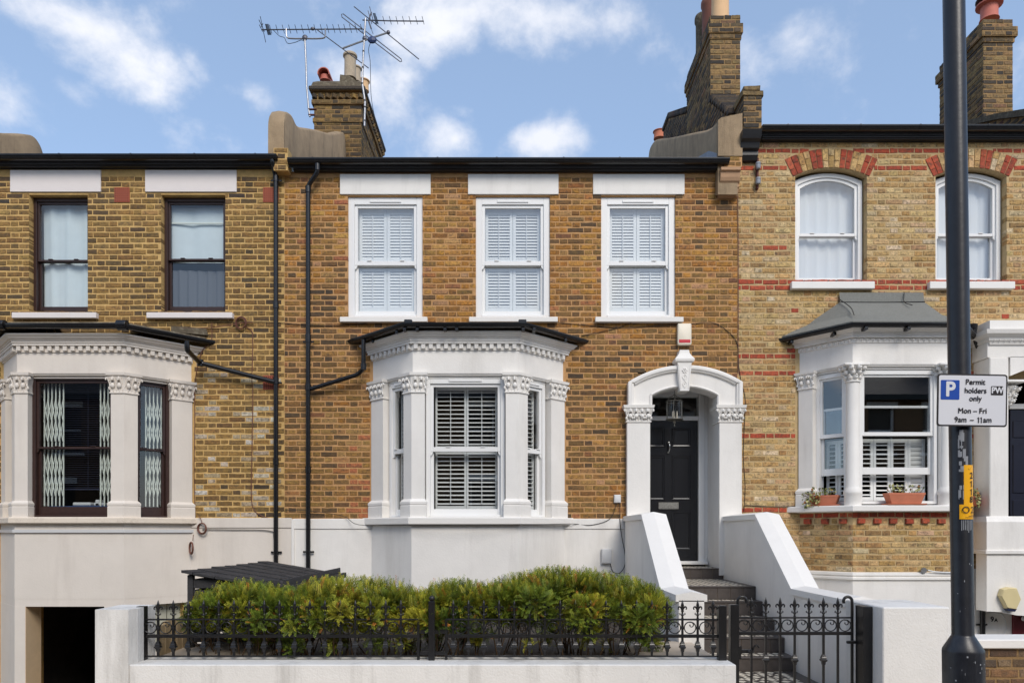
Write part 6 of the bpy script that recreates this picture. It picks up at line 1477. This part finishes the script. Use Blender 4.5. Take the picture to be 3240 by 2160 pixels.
# =================================================================== CABLES
def cable(label, pts, r, mat, group=None, smooth=5):
    o = MB().tube(dull(pts, smooth), r, 6).build('cable', mat); o.location = (0, 0, 0); return tag(o, label, 'cable', group)
w3 = lambda Y, *pp: [(PX(a, Y), Y, PZ(b, Y)) for a, b in pp]
cable('thin black cable sagging across the bricks left of the middle bay', w3(-.014, (640, 1020), (760, 1018), (870, 1020), (1000, 1030), (1110, 1028), (1170, 1020), (1260, 1008)), .004, 'cable_black')
cable('thin black cable running right from the bay gutter to the alarm box', w3(-.014, (1765, 1020), (1850, 1028), (1950, 1036), (2060, 1032), (2145, 1027)), .004, 'cable_black')
cable('thin black cable rising from the bay gutter corner', w3(-.016, (1840, 1062), (1900, 1050), (1960, 1035), (2005, 1018)), .004, 'cable_black')
cable('black cable clipped down the joint between middle and right house', w3(-.014, (2188, 1024), (2260, 1022), (2310, 1055), (2333, 1090), (2338, 1160), (2346, 1210), (2358, 1260), (2356, 1330), (2352, 1440), (2358, 1540), (2353, 1620)), .004, 'cable_black')
cable('second black cable beside the joint, reaching the roof corbel', w3(-.013, (2334, 610), (2336, 800), (2336, 1000), (2335, 1180)), .005, 'cable_brown')
cable('black cable along the red brick course left of the right bay', w3(-.014, (2357, 1600), (2365, 1598), (2420, 1601), (2480, 1602), (2530, 1600)), .005, 'cable_black')
cable('black cable looping along the underside of the white bay sill', [(PX(870, -.03), -.05, PZ(1628, -.03)), (PX(930, -.03), -.06, PZ(1612, -.03)), (PX(1080, -.03), -.05, PZ(1630, -.03)), (PX(1135, -.2), -.2, PZ(1659, -.2)), (PX(1280, -.72), -.73, PZ(1660, -.73)), (PX(1640, -.72), -.73, PZ(1659, -.73)), (PX(1800, -.1), -.1, PZ(1656, -.1)), (PX(1870, -.05), -.05, PZ(1660, -.05)), (PX(1930, -.05), -.05, PZ(1640, -.05)), (PX(1951, -.03), -.03, PZ(1592, -.03))], .004, 'cable_black')
cable('black cable dropping from the grey box in a loop to the white box', w3(-.05, (1961, 1590), (1962, 1650), (1968, 1700), (1978, 1755), (1976, 1790), (1960, 1812), (1940, 1808), (1931, 1783)), .005, 'cable_black')
cable('rust-brown cable hanging down the bricks right of the cream bay', w3(-.016, (770, 1030), (795, 1045), (800, 1075), (797, 1200), (800, 1240), (797, 1440), (795, 1560), (803, 1610), (830, 1632), (866, 1642)), .0055, 'cable_brown')
cable('brown cables running along the bricks above the cream bay', w3(-.03, (560, 1036), (620, 1038), (690, 1034), (760, 1022), (800, 1020)), .006, 'cable_brown')
cable('thin brown cable up the right edge of the cream bay', w3(-.02, (618, 1640), (614, 1500), (616, 1350), (618, 1200), (640, 1110), (668, 1080), (670, 1020)), .005, 'cable_brown')
cable('black cable along the cream base towards the downpipe', w3(-.05, (640, 1674), (720, 1675), (850, 1678), (866, 1700), (868, 1770)), .0055, 'cable_black')
cable('white conduit running right from the round box', w3(-.615, (2935, 1803), (2960, 1808), (3000, 1810), (3060, 1808)), .010, 'cable_white')
cable('white cable dropping beside the number 9A', w3(-.04, (3130, 1938), (3165, 1940), (3180, 1960), (3184, 1990), (3175, 2005)), .006, 'cable_white')
def coil(label, px, py, Y, r, tilt, turns=5, tail=None):
    m = MB(); c = np.array((PX(px, Y), Y, PZ(py, Y))); ex = np.array((cos(tilt), -sin(tilt), 0)); ez = np.array((0, 0, 1))
    for t in range(turns):
        rr = r * (1 + random.uniform(-.07, .07)); o = np.array((random.uniform(-.006, .006), random.uniform(-.02, .0), random.uniform(-.006, .006)))
        m.tube([c + o + ex * rr * cos(2 * pi * i / 28) + ez * rr * 1.05 * sin(2 * pi * i / 28) for i in range(28)], .0055, 6, closed=True)
    if tail: m.tube(dull([(PX(a, Y), Y, PZ(b, Y)) for a, b in tail], 4), .005, 6)
    return tag(m.build('cable_coil', 'cable_brown', smooth=60), label, 'cable', 'coils of brown cable on the left house')
coil('coil of brown cable on the bricks beside the upper right sill of the left house', 763, 1022, -.03, .075, .1, 6)
coil('coil of brown cable at the right end of the cream bay sill', 640, 1671, -.07, .068, .3, 6, [(640, 1655), (635, 1640), (628, 1632)])
coil('lower coil of brown cable hanging on the cream base wall', 606, 1733, -.1, .075, .9, 6, [(612, 1690), (610, 1710)])
# =================================================================== AERIALS
Ya = 2.35; A = lambda px, py, dy=0: (PX(px, Ya + dy), Ya + dy, PZ(py, Ya + dy))
q = lambda zx, zy, dy=0: A(800 + zx / 3.92, zy / 3.92, dy)
an = thing('tv_aerial', 'long comb-like television aerial on a thin mast left of the chimney', 'aerial', q(700, 1440))
MB().tube([q(645, 470), q(660, 800), q(668, 1080), q(695, 1380), q(708, 1450)], .016, 8).build('mast', 'alu', an, smooth=50)
MB().tube([q(105, 372), q(740, 367), q(1360, 362)], .010, 8).build('boom', 'alu_dark', an)
for i, x in enumerate(np.concatenate([[222], np.linspace(300, 930, 9), np.linspace(1005, 1350, 6)])):
    y = 372 - 10 * (x - 105) / 1255; MB().tube([q(x - 16, y - 60, -.08), q(x + 14, y + 48, .08)], .0048, 5).build('element', 'alu_dark', an)
MB().tube(dull([q(415, 360), q(418, 440), q(440, 475), q(560, 482), q(645, 480), q(780, 482), q(870, 475), q(898, 450), q(898, 355)], 3), .013, 7).build('cradle', 'alu', an, smooth=50)
MB().add([q(150, 300, -.06), q(185, 300, .06), q(222, 438, .06), q(185, 438, -.06), q(165, 300, -.04), q(195, 300, .08), q(232, 438, .08), q(195, 438, -.04)], [(0, 1, 2, 3), (4, 5, 6, 7), (0, 1, 5, 4), (1, 2, 6, 5), (2, 3, 7, 6), (3, 0, 4, 7)]).build('dipole_box', 'iron', an)
for a, b in (((92, 205), (160, 530)), ((75, 248), (145, 395)), ((80, 310), (122, 395)), ((125, 295), (100, 345))): MB().tube([q(*a, -.1), q(*b, .1)], .0055, 5).build('reflector_rod', 'alu_dark', an)
MB().ball(q(645, 470), (.05, .03, .05), 8, 5).build('clamp', 'alu_dark', an); MB().ball(q(742, 360), (.04, .025, .028), 8, 5).build('clamp', 'alu_dark', an)
MB().tube(dull([q(255, 378), q(330, 450), q(390, 470), q(430, 540), q(520, 530), q(600, 500), q(645, 520)], 4), .005, 5).build('lead_wire', 'cable_black', an)
MB().cbox(q(690, 0)[0], q(790, 0)[0], Ya - .02, Ya + .02, q(0, 1365)[2], q(0, 1352)[2], .004).cbox(q(690, 0)[0], q(770, 0)[0], Ya - .02, Ya + .02, q(0, 1435)[2], q(0, 1420)[2], .004).build('wall_bracket', 'rust', an)
an2 = thing('tv_aerial', 'tangled folded-dipole and comb aerials on the tall mast at the right of the chimney', 'aerial', q(1385, 1560))
MB().tube([q(1398, 230), q(1380, 520), q(1362, 850), q(1358, 1040), q(1392, 1260), q(1385, 1565)], .017, 8).build('mast', 'alu', an2, smooth=50)
MB().tube([q(1360, 252), q(1700, 262), q(2120, 266)], .010, 8).build('boom', 'alu_dark', an2)
for x in np.concatenate([[1545], np.linspace(1625, 2112, 7)]): MB().tube([q(x - 14, 205, -.08), q(x + 12, 305, .08)], .0048, 5).build('element', 'alu_dark', an2)
MB().add([q(1486, 165, -.06), q(1510, 165, .06), q(1548, 300, .06), q(1524, 300, -.06), q(1496, 165, -.04), q(1520, 165, .08), q(1556, 300, .08), q(1532, 300, -.04)], [(0, 1, 2, 3), (4, 5, 6, 7), (0, 1, 5, 4), (1, 2, 6, 5), (2, 3, 7, 6), (3, 0, 4, 7)]).build('dipole_box', 'iron', an2)
for a, b, rr in (((1255, 85), (2060, 737), .008), ((1448, 85), (1490, 250), .006), ((1428, 135), (1475, 300), .006), ((1470, 155), (1440, 240), .012), ((1435, 260), (1468, 360), .012), ((1468, 360), (1492, 425), .005), ((800, 375), (1435, 847), .008)): MB().tube([q(*a), q(*b)], rr, 6).build('rod', 'alu_dark', an2)
lp_ = [(1100, 180), (1120, 175), (1470, 445), (1840, 735), (1846, 765), (1830, 770), (1450, 480), (1105, 215)]
MB().tube([q(*p, .04) for p in lp_], .0085, 6, closed=True).build('folded_dipole', 'alu_dark', an2, smooth=50)
MB().tube([q(1115, 602), q(1380, 505), q(1690, 402)], .015, 8).build('cross_boom', 'alu', an2)
MB().ball(q(1480, 498, -.02), (.08, .04, .06), 8, 5).build('terminal_box', 'blue_box', an2); MB().ball(q(1385, 480), (.04, .03, .04), 8, 5).build('clamp', 'alu_dark', an2); MB().ball(q(1680, 405), (.035, .03, .035), 8, 5).build('clamp', 'alu_dark', an2)
MB().tube(dull([q(1465, 515), q(1435, 620), q(1455, 760), q(1460, 1000), q(1468, 1200), q(1500, 1400), q(1560, 1600), q(1620, 1850)], 4), .005, 5).build('lead_wire', 'cable_black', an2)
for y in (640, 840, 1040, 1250, 1330, 1500): MB().lathe([(.019, -.014), (.019, .014)], q(1372 if y < 700 else 1364 if y < 900 else 1357 if y < 1100 else 1390, y), 8).build('tape_wrap', 'cable_black', an2)
# =================================================================== PLANTERS ON THE RIGHT BAY SILL
def planter(label, cx_, cy_, z, w_, h_, dpt, rz=0, seed=0, trail=0, n=60):
    t = thing('planter', label, 'planter', (cx_, cy_, z), 'terracotta troughs on the right bay sill')
    ca, sa = cos(rz), sin(rz); tr = lambda x, y, zz: (cx_ + x * ca - y * sa, cy_ + x * sa + y * ca, z + zz)
    ring = lambda q_, zz: [tr(x * q_, y * q_, zz) for x, y in ((-w_ / 2, -dpt / 2), (w_ / 2, -dpt / 2), (w_ / 2, dpt / 2), (-w_ / 2, dpt / 2))]
    MB().loft([ring(.80, .018), ring(.97, h_ - .025), ring(1.0, h_ - .025), ring(1.0, h_), ring(.93, h_), ring(.90, h_ - .03)]).build('trough', 'terracotta', t)
    MB().loft([ring(.98, 0), ring(1.06, .008), ring(1.08, .018), ring(.9, .018)]).build('saucer', 'terracotta', t)
    MB().add(ring(.91, h_ - .02), [(0, 1, 2, 3)]).build('soil', 'soil', t)
    r = np.random.default_rng(seed); V = []; F = []; C = []; st = MB()
    for i in range(n):
        x, y = r.uniform(-.46, .46) * w_, r.uniform(-.5, .2) * dpt; hh = r.uniform(.01, .10); out = r.random() < trail
        zz = h_ + hh
        if out: x = -w_ * r.uniform(.1, .75); y = -dpt * r.uniform(.5, .75); zz = r.uniform(-.02, h_ + .05)
        s_ = r.uniform(.014, .028); d1 = r.normal(size=3); d1[1] -= .6; d1 /= np.linalg.norm(d1); u = np.cross(d1, r.normal(size=3)); u /= np.linalg.norm(u); v = np.cross(d1, u)
        p = np.array(tr(x, y, zz)); b = len(V)
        for a_, k in ((0, 1), (50, .6), (100, .9), (180, .5), (260, .9), (310, .6)): V.append(tuple(p + s_ * k * (u * cos(radians(a_)) + v * sin(radians(a_)))))
        F.append(tuple(range(b, b + 6))); g = r.random(); c = np.array(lin(74, 96, 44)) * (1 - g) + np.array(lin(196, 190, 130)) * g
        if r.random() < .12: c = np.array(lin(170, 110, 60))
        C += [c] * 6
        if i % 3 == 0: st.tube([tr(x * .8, y * .5, h_ - .02), tuple(p)], .0022, 4)
    me = bpy.data.meshes.new('leaves'); me.from_pydata(V, [], F); me.materials.append(M['leaf']); at = me.color_attributes.new('tint', 'FLOAT_COLOR', 'POINT'); at.data.foreach_set('color', np.concatenate([np.array(C), np.ones((len(C), 1))], 1).astype(np.float32).ravel())
    put(bpy.data.objects.new('leaves', me), t); st.build('stalks', 'stem', t)
zs_ = ZR['sill1'] + .003
planter('terracotta trough with sparse plants on the sill before the front pane of the right bay', PX(2864, -.63), -.60, zs_, .47, .155, .16, 0, 3, .0, 70)
planter('terracotta trough with ivy trailing over its left end on the right bay sill', PX(2610, -.28), -.28, zs_, .36, .14, .15, -radians(35), 5, .55, 150)
planter('trough on the far end of the right bay sill, behind the lamp post', 6.18, -.20, zs_, .30, .13, .14, radians(49), 8, .5, 110)
# =================================================================== NEXT GARDEN WALL AT THE RIGHT EDGE
gw = thing('garden_wall', 'low brown brick garden wall with white coping behind the lamp post', 'wall', (4.3, -4.2, 0))
yw = -4.2; zt_ = PZ(2050, yw - .12)
gb = MB().box(3.40, 6.2, yw - .1, yw + .12, -.05, zt_).build('wall_body', 'mortar_dark', gw)
brickwork(gb, lay(3.40, 4.6, zt_ - 8 * .078, zt_, .078), lambda *a_: palette([((112, 84, 60), 4), ((130, 100, 66), 3), ((84, 68, 54), 3), ((140, 116, 90), 2)])(), (0, yw - .1, 0))
MB().cbox(3.38, 6.22, yw - .14, yw + .16, zt_, PZ(2022, yw - .14), .008).build('wall_coping', 'coping', gw)
# =================================================================== HOUSES ACROSS THE ROAD (reflected in the windows)
def far_house(cx_, label):
    t = thing('facing_house', label, 'house', (cx_, -17, 0), 'houses across the road')
    y = -17.0
    holes = [(cx_ + a, cx_ + a + .95, 4.3, 5.9) for a in (-2.4, -.45, 1.5)] + [(cx_ - 2.3, cx_ - .2, 1.4, 3.3), (cx_ + 1.3, cx_ + 2.2, .6, 3.2)]
    slab(cx_ - 3.1, cx_ + 3.1, -.2, 6.4, holes, y - .25, y).build('wall', 'far_brick', t)
    for a, b, c_, e in holes:
        MB().box(a, b, y - .2, y - .18, c_, e).build('window_glass', 'cellar', t)
        MB().cbox(a - .1, b + .1, y - .1, y + .06, c_ - .1, c_, .006).cbox(a - .08, b + .08, y - .1, y + .03, e, e + .22, .006).build('window_trim', 'white', t)
        MB().cbox(a, b, y - .17, y - .12, (c_ + e) / 2 - .03, (c_ + e) / 2 + .03, .004).cbox(a, a + .06, y - .17, y - .12, c_, e, .004).cbox(b - .06, b, y - .17, y - .12, c_, e, .004).build('window_frame', 'frame', t)
    MB().prism([(y + .25, 6.35), (y - 4.5, 8.6), (y - 4.5, 8.4), (y + .25, 6.15)], cx_ - 3.1, cx_ + 3.1, 'x').build('roof', 'slate', t)
    MB().box(cx_ + 2.7, cx_ + 3.1, y - 3.6, y - 2.4, 7.2, 9.6).build('chimney', 'mortar_dark', t)
    MB().box(cx_ - 3.1, cx_ + 3.1, y + .2, y + .32, 6.15, 6.3).build('gutter', 'black', t)
    MB().box(cx_ - 3.1, cx_ + 3.1, y - 9, y - 8.8, -.2, 6.3).build('back_wall', 'far_brick', t)
for k in range(-4, 5): far_house(k * 6.2 + .8, 'brown brick terraced house across the road, mirrored in the windows')
